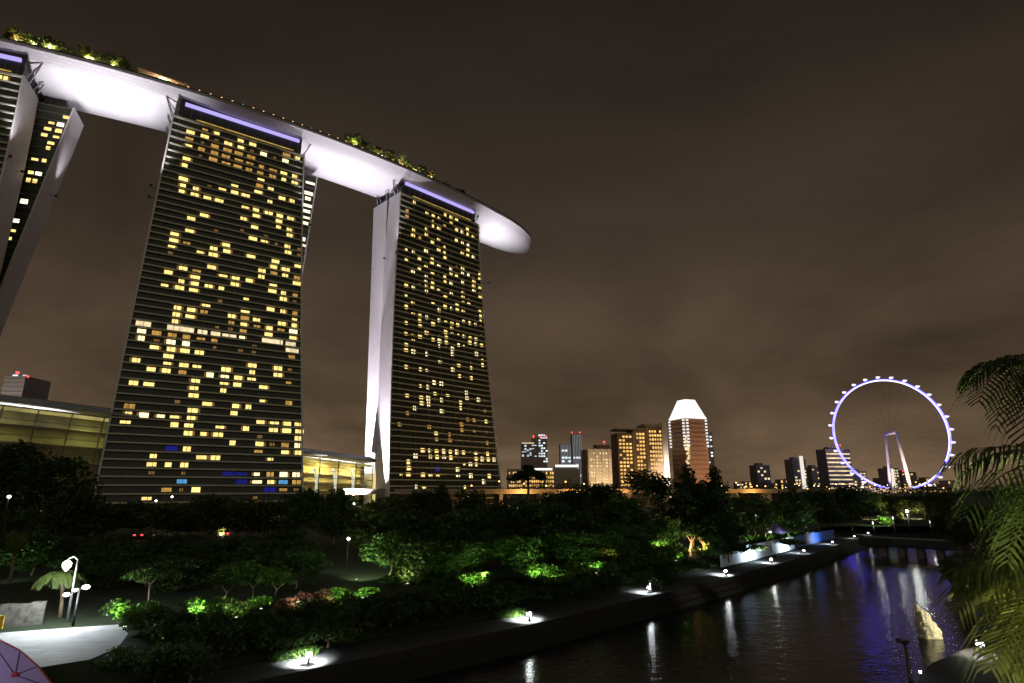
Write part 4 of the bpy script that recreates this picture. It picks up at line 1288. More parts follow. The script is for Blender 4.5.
HG = offs(WALK, -3.5); k = 0
HLAB = ['plain dark hedge bush in the row between the first and second path light', 'plain dark hedge bush in the row between the second and third path light', 'plain dark hedge bush in the row between the third and fourth path light']
for i in range(3):
    for t in np.arange(-.35 if i == 0 else .02, .98, .13):
        q = HG[i].lerp(HG[i + 1], t); k += 1
        for row in range(2):
            q2 = q + (HG[i + 1] - HG[i]).normalized().orthogonal() * (-2.6 * row if False else 2.6 * row)
            tree(HLAB[i], (q2.x, q2.y, 2.0), (1.35 + .25 * row + .35 * ((k * 7) % 4) / 3) * (1.0, .85, .6)[i] + .3 * (i == 0), 3.2, 'shrub', M_LEAF, n=1100, seed=700 + k * 2 + row, group='hedge along the promenade', name='hedge_shrub', cat='shrub', size=.30)
US = [(112, 58, 560), (150, 60, 560), (190, 57, 566), (232, 60, 562), (92, 62, 556), (405, 60, 572), (440, 62, 570), (465, 60, 574), (505, 64, 566), (522, 62, 572), (580, 68, 560), (615, 72, 556), (640, 74, 552), (715, 84, 545), (730, 86, 542), (60, 80, 530), (110, 84, 532), (170, 86, 530), (250, 80, 534), (300, 72, 545), (390, 78, 535), (480, 84, 525)]
USL = ['leftmost dark understory bush behind the plaza palm', 'dark understory bush behind the leaning sapling', 'dark understory bush right of the leaning sapling', 'dark understory bush left of the slim stems', 'dark understory bush beside the cluster of three lamps', 'dark understory bush at the bright green tree edge', 'dark understory bush under the wide dark tree', 'dark understory bush left of the vivid green shrubs',
       'dark understory bush between the two vivid green shrubs', 'dark understory bush close to the second vivid green shrub', 'dark understory bush behind the third path light, left', 'dark understory bush behind the third path light, middle', 'dark understory bush behind the third path light, right', 'dark understory bush at the hoarding left end, lower', 'dark understory bush at the hoarding left end, upper',
       'dark bush beneath the tall trees at the left edge', 'dark bush beneath the left glass hall', 'dark bush along the garden road, left', 'dark bush along the garden road, right', 'dark bush at the far side of the dim lawn', 'dark bush at the foot of the broad olive tree', 'dark bush before the narrow tower foot']
for (px, Y, top), lab in zip(US, USL):
    T_(px, Y, top, 46, 'shrub', lab, M_LEAF, n=1500, group='understory bushes', name='shrub', cat='shrub', size=.34)
for px, top, lab in ((128, 646, 'low dark bush on the bank below the plaza, left'), (160, 640, 'low dark bush on the bank below the plaza, middle'), (196, 636, 'low dark bush on the bank below the plaza, right'), (98, 660, 'low dark bush beside the violet canopy')):
    T_(px, 35.5, top, 56, 'shrub', lab, M_LEAF, zb=1.6, n=1600, group='bank bushes', name='shrub', cat='shrub', size=.26)
# far greenery behind the footbridge and along the horizon
FARLAB = ['far tree left of the footbridge with yellow lit leaves', 'far tree standing right behind the footbridge lamp', 'far olive tree above the middle of the footbridge', 'far tree above the right end of the footbridge', 'far dark tree left of the palm fronds', 'far tree below the left foot of the wheel', 'far tree below the wheel terminal', 'far tree right of the wheel terminal']
for i, (px, Y, top, wpx) in enumerate(((876, 190, 499, 24), (893, 180, 503, 22), (906, 200, 499, 26), (922, 190, 501, 26), (944, 170, 496, 30), (880, 260, 492, 30), (908, 270, 494, 30), (938, 250, 491, 34))):
    T_(px, Y, top, wpx, 'broad', FARLAB[i], M_LEAF2, n=1400, group='far trees behind the footbridge')
cs = []; rs = []; rg = np.random.default_rng(4)
for i in range(130):
    px = rg.uniform(470, 1060); Y = rg.uniform(420, 560); p = at(px, 490, Y=Y); q = rg.uniform(5, 11)
    cs.append((p.x, Y, 3 + q * .7)); rs.append((q * 1.2, q, q * .75))
tag(leaf_mesh('distant_treeline', cs, rs, 15000, 1.6, M_LEAF, None, rg), kind='stuff', label='distant dark band of trees on the horizon', cat='trees')
# right bank trees
for i, (px, Y, top, wpx, lab) in enumerate(((950, 96, 500, 40, 'dark tree on the right bank nearest the footbridge'), (972, 80, 498, 52, 'dark tree on the right bank behind the palm fronds'), (1004, 68, 500, 66, 'dark tree at the right edge behind the lower palm fronds'),
        (968, 70, 556, 40, 'low dark bush leaning over the right bank water'), (985, 60, 570, 46, 'low dark bush on the right bank beside the palm'), (1012, 52, 575, 60, 'low dark bush at the right edge above the lit walk'))):
    T_(px, Y, top, wpx, 'broad' if i < 3 else 'shrub', lab, None, zb=2.0 if i < 3 else 1.2, n=3600, group='trees of the right bank', name='broadleaf_tree' if i < 3 else 'shrub', cat='tree' if i < 3 else 'shrub')

# ------------------------------------------------------------------ palms
def frond(mb, base, az, length, rise, droop, nleaf=34, leaflen=.75, wid=.035, hang=.75, rr=.022):
    """one arching frond: rachis tube and drooping leaflets on both sides"""
    base = Vector(base); h = Vector((math.cos(az), math.sin(az), 0)); pts = []
    for i in range(13):
        t = i / 12; pts.append(base + h * (length * (t - .18 * t * t)) + Vector((0, 0, rise * t - droop * t * t)))
    hang *= random.uniform(.55, 1.05); leaflen *= random.uniform(.85, 1.15)
    mb.tube(pts, [rr * (1 - .85 * i / 12) for i in range(13)], 5, 0)
    side = Vector((-h.y, h.x, 0)); rg2 = random.Random(int(az * 1000) + int(length * 77))
    for k in range(nleaf):
        t = .14 + .86 * k / nleaf; f = t * 12; i = min(11, int(f)); p = pts[i].lerp(pts[i + 1], f - i); tg = (pts[i + 1] - pts[i]).normalized()
        L = leaflen * (math.sin(PI * min(1, t * .86 + .12)) ** .6) * rg2.uniform(.8, 1.15)
        for sg in (-1, 1):
            o = (side * sg * .75 + tg * .62 + Vector((0, 0, .14))).normalized()
            q1 = p + o * L * .45 + Vector((0, 0, -hang * L * .12)); q2 = p + o * L * .8 + Vector((0, 0, -hang * L * .62 - rg2.uniform(0, .1) * L)); 
            nw = tg * wid
            mb.face([p - nw * .4, p + nw * .4, q1 + nw * .6, q1 - nw * .6], 0, True)
            mb.face([q1 - nw * .6, q1 + nw * .6, q2], 0, True)

def palm(label, base, crown, fronds, m=None, trunk_r=.16, name='palm', group=None):
    root = empty(name, base, label, 'palm', group)
    b = Vector(base); c = Vector(crown)
    mb = MB(); mb.tube([b, b.lerp(c, .33) + Vector((.08, 0, 0)), b.lerp(c, .66) + Vector((.05, .03, 0)), c], [trunk_r * 1.3, trunk_r, trunk_r * .9, trunk_r * .8], 10); mb.build('trunk', M_BARK, root)
    for f in fronds:
        mb = MB(); frond(mb, crown, *f); mb.build('frond', m or M_PALM, root)
    return root

rgp = random.Random(21)
def azimuth(dx, dy): return math.atan2(dy, dx)
# big foreground palms right of the frame: crowns just outside, fronds reach into it
c1 = at(1056, 372, Y=9.6); c2 = at(1096, 468, Y=8.6); c3 = at(1085, 590, Y=9.6)
fr1 = [(R(178), 1.5, .75, 1.75), (R(187), 2.0, .95, 1.55), (R(165), 1.55, 1.15, 1.3), (R(205), 1.9, .55, 1.9), (R(225), 1.6, .8, 1.8), (R(140), 1.6, 1.1, 1.2), (R(60), 1.7, .8, 1.4), (R(10), 1.7, .7, 1.5)]
palm('tall foreground palm at the right edge, its upper fronds hanging beside the wheel', (c1.x + .3, c1.y, 1.9), c1, [(a, l, r_, d, 21, 1.0, .042, .95, .018) for a, l, r_, d in fr1], m=M_PALM, group='foreground palms')
fr2 = [(R(180), 2.55, .75, 1.5), (R(190), 2.35, .25, 1.5), (R(170), 2.3, 1.25, 1.2), (R(202), 2.2, .95, 1.9), (R(152), 2.0, 1.2, 1.3), (R(184), 2.1, -.35, 1.0), (R(225), 1.9, .6, 1.7), (R(20), 1.9, .7, 1.3)]
palm('middle foreground palm at the right edge with long dark feathery fronds', (c2.x + .3, c2.y, 1.9), c2, [(a, l, r_, d, 22, 1.05, .036, .95, .018) for a, l, r_, d in fr2], m=M_PALM, group='foreground palms')
fr3 = [(R(179), 2.5, 1.1, 1.45), (R(190), 2.5, .55, 1.6), (R(168), 2.2, 1.4, 1.2), (R(206), 2.3, .9, 1.9), (R(150), 2.0, 1.2, 1.3), (R(186), 2.2, .0, 1.1), (R(100), 1.9, .8, 1.3), (R(15), 1.9, .7, 1.3)]
palm('lower foreground palm at the right edge, yellowish fronds lit by the walk light', (c3.x + .3, c3.y, 1.9), c3, [(a, l, r_, d, 22, 1.1, .05, .9, .02) for a, l, r_, d in fr3], m=leafmat('leaf_palm_yellow', (.08, .10, .02), (.16, .18, .05), .35), group='foreground palms')
# palm under the tall lamp at the left and the spiky one behind it
pb = at(60, 618, ZG); pc = at(62, 572, Y=pb.y)
palm('young palm drooping under the tall bright lamp at the left', (pb.x, pb.y, ZG), pc, [(R(a), 1.75 + .25 * (i % 3), .55, 1.5, 20, .7, .06, .9, .03) for i, a in enumerate(range(0, 360, 33))], trunk_r=.12, m=M_PALM)
pb = at(22, 600, ZG); pc = at(14, 556, Y=pb.y + 8); 
palm('spiky yellowish plant with stiff upright leaves at the left edge', (pc.x, pc.y, ZG), pc, [(R(a), 1.3, 2.2 + .5 * (i % 3), .8, 16, .8, .07, .2, .03) for i, a in enumerate(range(5, 360, 30))], trunk_r=.14, m=leafmat('leaf_palm_yellow', (.08, .10, .02), (.16, .18, .05), .35), name='spiky_plant')

# ------------------------------------------------------------------ lamps of the garden
E_PATH = emis('path_lamp', (.93, 1.0, .97), 70.0)
def path_light(p, label, wall=None, power=130, col=(.93, 1.0, .98), k=1.0):
    root = empty('path_light', p, label, 'path light', 'path lights along the promenade')
    mb = MB(); mb.tube([(p[0], p[1], p[2]), (p[0], p[1], p[2] + .50 * k)], .07, 8); mb.box((p[0], p[1], p[2] + .62 * k), (.34 * k, .34 * k, .05), .78); mb.build('post', M_BLACK, root)
    mb = MB(); mb.lathe((p[0], p[1], p[2] + .48 * k), [(.02, -.06), (.17 * k, -.02), (.17 * k, .10), (.02, .11)], 10); mb.build('lamp', E_PATH if p[1] < 100 else E_WHITE, root)
    light('SPOT', (p[0], p[1], p[2] + 1.0 * k), power * 1.5, col, .1, (p[0] - .15, p[1] + .3, p[2]), 124, .9)
    if wall: light('SPOT', (p[0], p[1], p[2] + .75), wall, (.72, .88, 1), .15, (p[0] - 2, p[1] + 2, p[2] + 1.2), 150, .9)
PL = ['nearest path light with a white pool and lit grass, lower left of the lake', 'second path light from the viewer with lit grass behind it', 'third path light, split by a dark post', 'fourth path light, at the corner of the white hoarding',
      'fifth path light, casting a white cone on the hoarding', 'sixth path light, casting a white cone on the hoarding end', 'seventh path light, before the blue tarpaulins', 'eighth path light, small, beyond the blue tarpaulins', 'ninth path light, the farthest one by the footbridge']
for i, p in enumerate(WALK):
    q = offs(WALK, .5)[i]
    path_light((q.x, q.y, 1.5), PL[i], (None, None, None, 900, 2600, 2600, 1500, None, None)[i], (5200, 4600, 2400, 3000, 2000, 1500, 1200, 600, 600)[i])
    if i < 2:   # tuft of grass lit behind it
        t = (WALK[i + 1] - WALK[i]).normalized(); g = q + Vector((-t.y, t.x)) * 2.0
        cs = [(g.x + t.x * k * .6, g.y + t.y * k * .6, 1.75) for k in (-2, -1, 0, 1, 2)]
        o = leaf_mesh('grass_tuft', cs, [(.5, .5, .32)] * 5, 500, .45, M_LEAF3, None, np.random.default_rng(i), flat=3, aspect=7)
        tag(o, ('tuft of bright grass behind the nearest path light', 'tuft of bright grass behind the second path light')[i], 'grass')
# post standing in front of the third light
q = WALK[2] + Vector((.55, -.1)); r0 = empty('mooring_post', (q.x, q.y, 1.5), 'dark post in front of the third path light', 'post')
mb = MB(); mb.lathe((q.x, q.y, 1.5), [(.17, 0), (.17, .1), (.12, .14), (.12, 1.0), (.16, 1.05), (.16, 1.15), (.02, 1.2)], 10); mb.build('shaft', M_BLACK, r0)

def garden_lamp(px, py, Y, label, power=300, col=(.9, .95, 1.0), aim=None):
    p = at(px, py, Y=Y); root = empty('garden_lamp', (p.x, p.y, ZG), label, 'lamp post', 'pole lamps of the garden')
    mb = MB(); mb.tube([(p.x, p.y, ZG), (p.x, p.y, p.z - .1)], [.07, .05], 6); mb.build('pole', M_BLACK, root)
    mb = MB(); mb.lathe((p.x, p.y, p.z - .1), [(.02, 0), (.16, .04), (.16, .22), (.02, .28)], 8); mb.build('lamp_head', E_WHITE, root)
    light('SPOT', (p.x, p.y - .35, p.z - .1), power, col, .1, aim or (p.x - 2, p.y - 3, ZG), 60, .8)
garden_lamp(348.5, 539, 72, 'pole lamp shining on the dim lawn beside the green lit tree', 110)
garden_lamp(9, 497, 66, 'bright lamp among the leaves of the tall dark tree at the left edge', 700, (.8, 1, .6))
garden_lamp(354, 504, 104, 'small white pole lamp below the low glass hall', 105)
garden_lamp(484, 531, 82, 'pole lamp right of the wide dark tree', 175)
garden_lamp(638, 523, 92, 'pole lamp beside the yellow green lit tree', 140)
garden_lamp(733.5, 517, 112, 'left one of two small pole lamps right of the massive tree', 105)
garden_lamp(756, 516, 118, 'right one of two small pole lamps above the clipped shrubs', 105)
garden_lamp(156, 501, 112, 'lower left one of two white lamps at the middle tower foot', 105)
garden_lamp(172, 497, 116, 'upper right one of two white lamps at the middle tower foot', 105)
garden_lamp(613, 570, 68, 'low bright lamp on the hedge just left of the third path light', 21)
garden_lamp(468, 497.5, 118, 'small white lamp in front of the narrow tower foot', 52)
for k, px in enumerate((518, 525)): garden_lamp(px, 508, 120, ('left', 'right')[k] + ' one of a close pair of white lamps below the umbrella tree', 80)

def uplight(px, py, Y, label, power, col, tgt_dz=4.0, emcol=None, dx=0.0, vis=True, hz=.25):
    p = at(px, py, Y=Y); z = ZG
    root = empty('garden_uplight', (p.x, p.y, z), label, 'uplight', 'small uplights among the plants')
    mb = MB(); mb.lathe((p.x, p.y, z), [(.10, 0), (.12, .05), (.12, .22), (.09, .24)], 8); mb.build('housing', M_BLACK, root)
    mb = MB(); mb.lathe((p.x, p.y, z + .23), [(.095, 0), (.09, .03), (.01, .04)], 8); mb.build('lens', emis('amber_lens', (1, .45, .1), 90.0) if 'orange' in label else emis('small_lens', (1, .95, .8), 2.0), root)  # strong amber glow added so the lens draws a streak on the water
    light('SPOT', (p.x, p.y - 1.8, z + 1.25), power * 10, col, .12, (p.x, p.y + 1.0, z + 1.5), 78, .9)  # spot added in front of the plants, floating apart from the housing
GREEN = (.62, 1.0, .36); WARM = (1.0, .62, .26)
UP = [(128, 606, 41.2, 'uplight at the plaza corner shrub', 120, GREEN), (205, 598, 43, 'uplight behind the dark bush by the plaza', 130, GREEN), (238, 600, 44, 'uplight among the slim dark stems', 80, (.9, 1, .6)), (262, 600, 47, 'uplight beside the lime green shrub', 90, GREEN), (300, 600, 46.5, 'uplight between the two red shrubs', 80, (1, .9, .7)),
      (334, 596, 48.5, 'uplight before the green shrub by the larger red one', 100, GREEN), (363, 590, 51.5, 'uplight at the lit edge of the lawn', 130, GREEN), (357, 570, 61.5, 'uplight left of the bushy dark tree', 500, (.8, 1, .55)), (407, 597, 59, 'uplight at the small warm lit trunk', 110, (1, .75, .45)),
      (412, 585, 64, 'uplight behind the wide dark tree', 120, GREEN), (472, 585, 57, 'uplight beneath the vivid green shrub left of centre', 170, GREEN), (485, 590, 59, 'uplight at the foot of the dark tree with bright green leaves', 110, GREEN), (535, 580, 61, 'uplight beneath the vivid shrub beside the pale trunk', 170, GREEN),
      (551, 580, 60, 'uplight in the yellow green bed', 120, GREEN), (610, 572, 76, 'uplight beside the pale lit slim trunk', 60, WARM), (596, 570, 66, 'uplight by the dim green shrub', 100, GREEN), (660, 565, 81, 'uplight below the yellow green lit tree', 420, (.75, 1, .35)), 
      (676, 560, 77, 'uplight by the small bright shrub', 170, GREEN), (688, 560, 83, 'uplight of the left orange lit trunk', 420, WARM), (703, 558, 84.5, 'uplight of the right orange lit trunk', 420, WARM),
      (748, 545, 106, 'uplight under the clipped shrubs, left', 120, GREEN), (768, 545, 108.5, 'uplight under the clipped shrubs, middle', 130, GREEN), (790, 540, 112, 'uplight under the clipped shrubs, right', 130, GREEN), (808, 535, 125, 'uplight of the round tree above the hoarding', 420, GREEN),
      (8, 520, 60, 'uplight in the dark tree at the left edge', 90, (.75, 1.0, .55)), (889, 530, 147, 'uplight at the vivid green shrub at the far end', 900, GREEN), (905, 520, 180, 'uplight behind the footbridge, left', 3000, (1, .8, .4)), (922, 520, 182, 'uplight behind the footbridge, right', 3000, (1, .85, .5)),
      (880, 520, 178, 'uplight by the far yellow lit tree', 2400, (.9, .9, .4)), (220, 560, 114, 'uplight hidden in the olive trees before the middle tower', 220, (1, .85, .4)), (150, 560, 118, 'uplight hidden behind the olive tree left of the white lamps', 220, (1, .85, .4)), (385, 560, 76, 'uplight behind the broad olive tree', 150, (.8, .9, .4))]
for px, py, Y, lab, pw, col in UP: uplight(px, py, Y, lab, pw, col)
# slim trunks that catch the warm uplights
def bare_trunk(px, Y, py_top, label, lean=.3, r=.13):
    p = at(px, py_top, Y=Y); root = empty('slim_tree', (p.x, Y, ZG), label, 'tree', 'slim lit trunks')
    b = Vector((p.x, Y, ZG)); t = Vector((p.x + lean, Y, p.z)); mb = MB()
    mb.tube([b, b.lerp(t, .35) + Vector((-lean * .4, 0, 0)), b.lerp(t, .7), t], [r * 1.4, r, r * .85, r * .6], 8)
    for a in (-1, 1): mb.tube([b.lerp(t, .75), t + Vector((a * .9, .2, .8))], [r * .55, r * .2], 6)
    mb.build('trunk', M_BARK, root)
    rg = np.random.default_rng(int(px)); leaf_mesh('crown', [(t.x + dx, t.y + dy, t.z + dz) for dx, dy, dz in ((0, 0, .9), (.9, .3, .8), (-.9, .1, .8), (.2, -.5, 1.4), (-.3, .6, 1.5))], [(.9, .9, .6)] * 5, 900, .35, M_LEAF, root, rg)
bare_trunk(668, 82, 535, 'bent pale bare trunk below the yellow green crown', -.5, .14); bare_trunk(689, 84, 538, 'left one of two orange lit trunks under the massive tree', .4, .17); bare_trunk(704, 85.5, 540, 'right one of two orange lit trunks under the massive tree', -.3, .17)
bare_trunk(611, 77, 560, 'short pale lit forked trunk above the third path light', .2, .13); bare_trunk(407, 60, 586, 'small warm lit trunk above the dark hedge', .1, .13)
bare_trunk(298, 63, 560, 'slim pale grey trunk left of the dim lawn', .05, .10); bare_trunk(226, 51, 590, 'slim dark stem among the lit shrubs, left', .1, .07); bare_trunk(254, 53, 585, 'slim dark stem among the lit shrubs, middle', -.1, .07); bare_trunk(276, 54, 588, 'slim dark stem among the lit shrubs, right', .1, .07)
T_(150, 45.5, 566, 60, 'umbrella', 'leaning sapling with sparse lit leaves behind the plaza shrubs', M_LEAF3, n=420, trunk_frac=.55, size=.34, trunk_r=.10)

# tall lamp and double globe lamp at the plaza
p = at(67, 622, ZG); top = at(70, 560, Y=p.y)
rt = empty('lamp_post', (p.x, p.y, ZG), 'tall lamp post with one very bright drooping head by the plaza', 'lamp post')
mb = MB(); mb.tube([(p.x, p.y, ZG), (p.x, p.y, top.z)], [.10, .06], 8); mb.tube([(p.x, p.y, top.z), (p.x - .25, p.y - .1, top.z + .25), (p.x - .55, p.y - .2, top.z + .1)], .05, 6); mb.build('pole', M_STEEL, rt)
mb = MB(); mb.lathe((p.x - .55, p.y - .25, top.z - .45), [(.05, -.25), (.24, .0), (.28, .26), (.10, .45)], 12); mb.build('lamp_head', E_WHITE, rt)
light('POINT', (p.x - .55, p.y - 1.9, top.z - .5), 1100, (.92, 1, .95), .3)
p = at(73, 626, ZG); hy = p.y
rt = empty('globe_lamp', (p.x, p.y, ZG), 'short lamp post with a cluster of three white lamps beside the palm', 'lamp post')
top = at(75.5, 588, Y=hy)
mb = MB(); mb.tube([(p.x, p.y, ZG), (p.x, p.y, top.z)], [.09, .06], 8); mb.build('pole', M_BLACK, rt)
for px, py, r_ in ((66.5, 594.5, .2), (75.5, 590, .16), (86, 587, .23)):
    q = at(px, py, Y=hy); mb = MB(); mb.tube([(p.x, p.y, top.z - .1), (q.x, q.y, q.z - .05)], .035, 6); mb.build('arm', M_BLACK, rt)
    mb = MB(); mb.lathe((q.x, q.y, q.z), [(.02, -r_ * .7), (r_ * .8, -r_ * .4), (r_, 0), (r_ * .8, r_ * .4), (.02, r_ * .6)], 12); mb.build('globe', E_WHITE, rt)
light('POINT', (p.x + .2, p.y - 1.3, top.z - .3), 900, (.90, .98, 1), .3)
# ------------------------------------------------------------------ white hoarding, tarpaulins, footbridge
def panel_run(A, B, z0, h, n, th, m, root, name):
    A = Vector(A); B = Vector(B); d = (B - A).normalized(); nr = Vector((d.y, -d.x)); L = (B - A).length
    for k in range(n):
        a = A + d * (L * k / n + .03); b = A + d * (L * (k + 1) / n - .03); mb = MB()
        q = [a + nr * th, b + nr * th, b, a]; mb.hexa([(p.x, p.y, z0) for p in q] + [(p.x, p.y, z0 + h) for p in q]); mb.build(name, m, root)
hb = offs(WALK, -2.6)
rt = empty('hoarding', (*hb[3], 1.5), 'white lit hoarding of panels along the promenade below the clipped shrubs', 'hoarding')
M_HOARD = mat('white_hoarding', (.60, .66, .74), .6, noise=.08, nscale=.4)
a0 = hb[3].lerp(hb[4], .35)
panel_run(a0, hb[4], 1.5, 2.4, 4, .08, M_HOARD, rt, 'panel'); panel_run(hb[4], hb[5], 1.5, 2.3, 7, .08, M_HOARD, rt, 'panel'); panel_run(hb[5], hb[5].lerp(hb[6], .3), 1.5, 2.2, 2, .08, M_HOARD, rt, 'panel')
for k in range(3):
    mb = MB(); c = a0.lerp(hb[5], (.1, .42, .75)[k]); mb.box((c.x, c.y - .2, 2.6), (.4, .12, 1.1), .75); mb.build('dark_notice', M_DARK, rt)
M_TARP = mat('blue_tarpaulin', (.03, .09, .42), .55, noise=.2, nscale=.8)
rt = empty('tarpaulin_fence', (*hb[6], 1.5), 'blue tarpaulin fence beyond the white hoarding', 'fence')
panel_run(hb[5].lerp(hb[6], .36), hb[6], 1.5, 2.2, 3, .06, M_TARP, rt, 'sheet'); panel_run(hb[6], hb[7].lerp(hb[6], .2), 1.5, 2.0, 3, .06, M_TARP, rt, 'sheet')
c = hb[5].lerp(hb[6], .18) + Vector((-1.5, 1.5))
rt = empty('gazebo', (c.x, c.y, 1.5), 'small violet canopy tent between hoarding and blue tarpaulins', 'tent')
mb = MB(); mb.lathe((c.x, c.y, 1.5), [(2.2, 2.9), (2.1, 3.2), (1.0, 3.9), (.05, 4.6)], 4); mb.build('canopy', mat('violet_cloth', (.20, .14, .34), .8), rt)
for sx in (-1.4, 1.4):
    for sy in (-1.4, 1.4): mb = MB(); mb.tube([(c.x + sx, c.y + sy, 1.5), (c.x + sx, c.y + sy, 4.5)], .05, 6); mb.build('leg', M_STEEL, rt)
fa, fb = at(871, 541, 2.6), at(948, 545, 2.6)
rt = empty('footbridge', (fa.x, fa.y, 0), 'low dark concrete footbridge closing the far end of the lake', 'bridge')
dvf = Vector((fb.x - fa.x, fb.y - fa.y)); Lf = dvf.length; dvf.normalize(); nf = Vector((dvf.y, -dvf.x)); A2 = Vector((fa.x, fa.y))
def fbx(name, u0, u1, w0, w1, z0, z1, m):
    q = [A2 + dvf * u + nf * w for u, w in ((u0, w1), (u1, w1), (u1, w0), (u0, w0))]; mb = MB(); mb.hexa([(p.x, p.y, z0) for p in q] + [(p.x, p.y, z1) for p in q]); return mb.build(name, m, rt)
M_DCONC = mat('dark_concrete', (.07, .07, .075), .85, noise=.2, nscale=.8)
fbx('deck', -2, Lf + 3, -4, 0, 1.7, 2.4, M_DCONC); fbx('parapet', -2, Lf + 3, .0, .25, 1.9, 3.2, M_DCONC); fbx('parapet', -2, Lf + 3, -4.3, -4.02, 1.9, 3.2, M_CONC)
for k in range(4): fbx('pier', 1.5 + k * (Lf - 3) / 3 - .5, 1.5 + k * (Lf - 3) / 3 + .5, -3.5, -.5, -.6, 1.69, M_CONC)
for k, (px, py, pw) in enumerate(((907, 512, 500), (873, 524, 260), (893, 519, 300), (930, 523, 300))):
    q = at(px, py, Y=fa.y + 6 + 3 * k); street_lamp((q.x, q.y, 2.4), max(1.2, q.z - 2.4), 'street_lamp', ('tall white lamp at the head of the footbridge', 'low white lamp at the left end of the footbridge', 'low cream lamp behind the footbridge middle', 'low cream lamp behind the footbridge right end')[k], 'lamps by the footbridge', E_WHITE if k == 0 else emis('dim_cream_lamp', (1, .9, .7), 2.0), pw if k == 0 else pw * .4, (.95, 1, .85), .2 if k == 0 else .11)

# ------------------------------------------------------------------ things in and beside the water
# pale weathered rock standing in the lake, hole near its foot
rp_ = at(929, 637, 0.0); rk = at(921, 603, Y=rp_.y)
import bmesh
def rock(label, c, outline, depth, m):
    bm = bmesh.new(); rg = random.Random(3); lay = []
    rows = outline
    n = 14
    for (z, x0, x1) in rows:
        ring = []
        cx_, hw = (x0 + x1) / 2, (x1 - x0) / 2
        for j in range(n):
            t = 2 * PI * j / n; k = 1 + rg.uniform(-.10, .10)
            ring.append(bm.verts.new((c.x + (cx_ + math.cos(t) * hw * k) * .9, c.y + math.sin(t) * min(depth, hw * .9) * k, z * .76 + rg.uniform(-.04, .04))))
        lay.append(ring)
    for a, b in zip(lay[:-1], lay[1:]):
        for j in range(n): bm.faces.new((a[j], a[(j + 1) % n], b[(j + 1) % n], b[j]))
    bm.faces.new(lay[-1]); bm.faces.new(lay[0][::-1])
    bmesh.ops.subdivide_edges(bm, edges=bm.edges[:], cuts=1, use_grid_fill=True)
    for v in bm.verts: v.co += Vector((rg.uniform(-.06, .06), rg.uniform(-.06, .06), rg.uniform(-.05, .05)))
    me = bpy.data.meshes.new('lake_rock'); bm.to_mesh(me); bm.free(); me.materials.append(m)
    o = bpy.data.objects.new('lake_rock', me); COL.objects.link(o); return tag(o, label, 'rock')
M_ROCK = mat('pale_rock', (.62, .58, .42), .9, noise=.35, nscale=2.2, bump=.7)
rock('pale jagged pointed rock standing in the lake near the lit walk', Vector((rp_.x, rp_.y, 0)),
     [(-.6, -1.0, 1.05), (.0, -.95, 1.05), (.35, -.9, 1.05), (.75, -.9, .98), (1.15, -.88, .80), (1.55, -.85, .55), (1.85, -.85, .36), (2.15, -.82, .42), (2.45, -.80, .22), (2.75, -.80, -.15), (3.05, -.82, -.50), (3.3, -.84, -.66)], .75, M_ROCK)
hp = Vector((rp_.x + .55, rp_.y - .78, .55))
light('SPOT', (rp_.x + 6.5, rp_.y - 9, 2.3), 11000, (1, .92, .66), .15, (rp_.x, rp_.y, 1.5), 30, .6)
lp = Vector((rp_.x + 6.5, rp_.y - 9, 1.6)); rt = empty('rock_spotlight', lp, 'small spotlight on the waterside walk aimed at the pale rock', 'spotlight')
mb = MB(); mb.tube([lp, lp + Vector((0, 0, .5))], .06, 8); mb.box(lp + Vector((0, 0, .55)), (.25, .3, .2), .6); mb.build('housing', M_BLACK, rt)
q = at(1052, 590, Y=10.5); street_lamp((q.x, q.y - 2.6, 1.9), 6.5, 'lamp_post', 'lamp post lighting the foreground palms at the right edge', None, E_WHITE, 0, r=.2); light('POINT', (q.x - .9, q.y - 3.6, 8.6), 1500, (1, .95, .52), .25)
# walk light at the right
wp = at(982, 655, 1.6); path_light((wp.x, wp.y, 1.6), 'shaded path light on the waterside walk under the lower palm', None, 420, (1, .82, .66), 1.3)
wl = at(921, 676, 1.6); path_light((wl.x, wl.y, 1.6), 'tiny marker light on the near corner of the waterside walk', None, 1, (1, .9, .8), .3)
# slanting black lamp pole
pa, pb2 = at(912, 690, 1.2), None
pt = at(903, 643, Y=pa.y)
rt = empty('bollard_lamp', (pa.x, pa.y, 0), 'black pole with flat head standing at the water edge before the rock', 'lamp post')
mb = MB(); mb.tube([(pa.x, pa.y, -.6), (pa.x, pa.y, pt.z)], .11, 10); mb.build('pole', mat('satin_pole', (.12, .12, .13), .25, .8), rt)
mb = MB(); mb.box((pa.x - .1, pa.y, pt.z + .08), (.62, .34, .14), .2); mb.box((pa.x - .33, pa.y, pt.z + .2), (.14, .2, .12), .2); mb.build('lamp_head', M_BLACK, rt)
# stone planter wall and yellow sign at the left edge
a, b_ = at(-12, 629, ZG), at(42, 624, ZG)
rt = empty('planter_wall', (a.x, a.y, ZG), 'rough low stone wall at the left edge behind the plaza', 'wall')
mb = MB(); d_ = Vector((b_.x - a.x, b_.y - a.y)).normalized(); n_ = Vector((-d_.y, d_.x)); L_ = (Vector((b_.x, b_.y)) - Vector((a.x, a.y))).length
for k in range(7):
    u0, u1 = L_ * k / 7, L_ * (k + 1) / 7 - .004; hh = 1.32 + .03 * ((k * 3) % 4)
    q = [Vector((a.x, a.y)) + d_ * u + n_ * w for u, w in ((u0, 0), (u1, 0), (u1, .7), (u0, .7))]
    mb.hexa([(p.x, p.y, ZG - .2) for p in q] + [(p.x, p.y, ZG + hh) for p in q])
mb.build('stones', mat('rubble_wall', (.09, .085, .075), .9, noise=.5, nscale=3, bump=.8), rt)
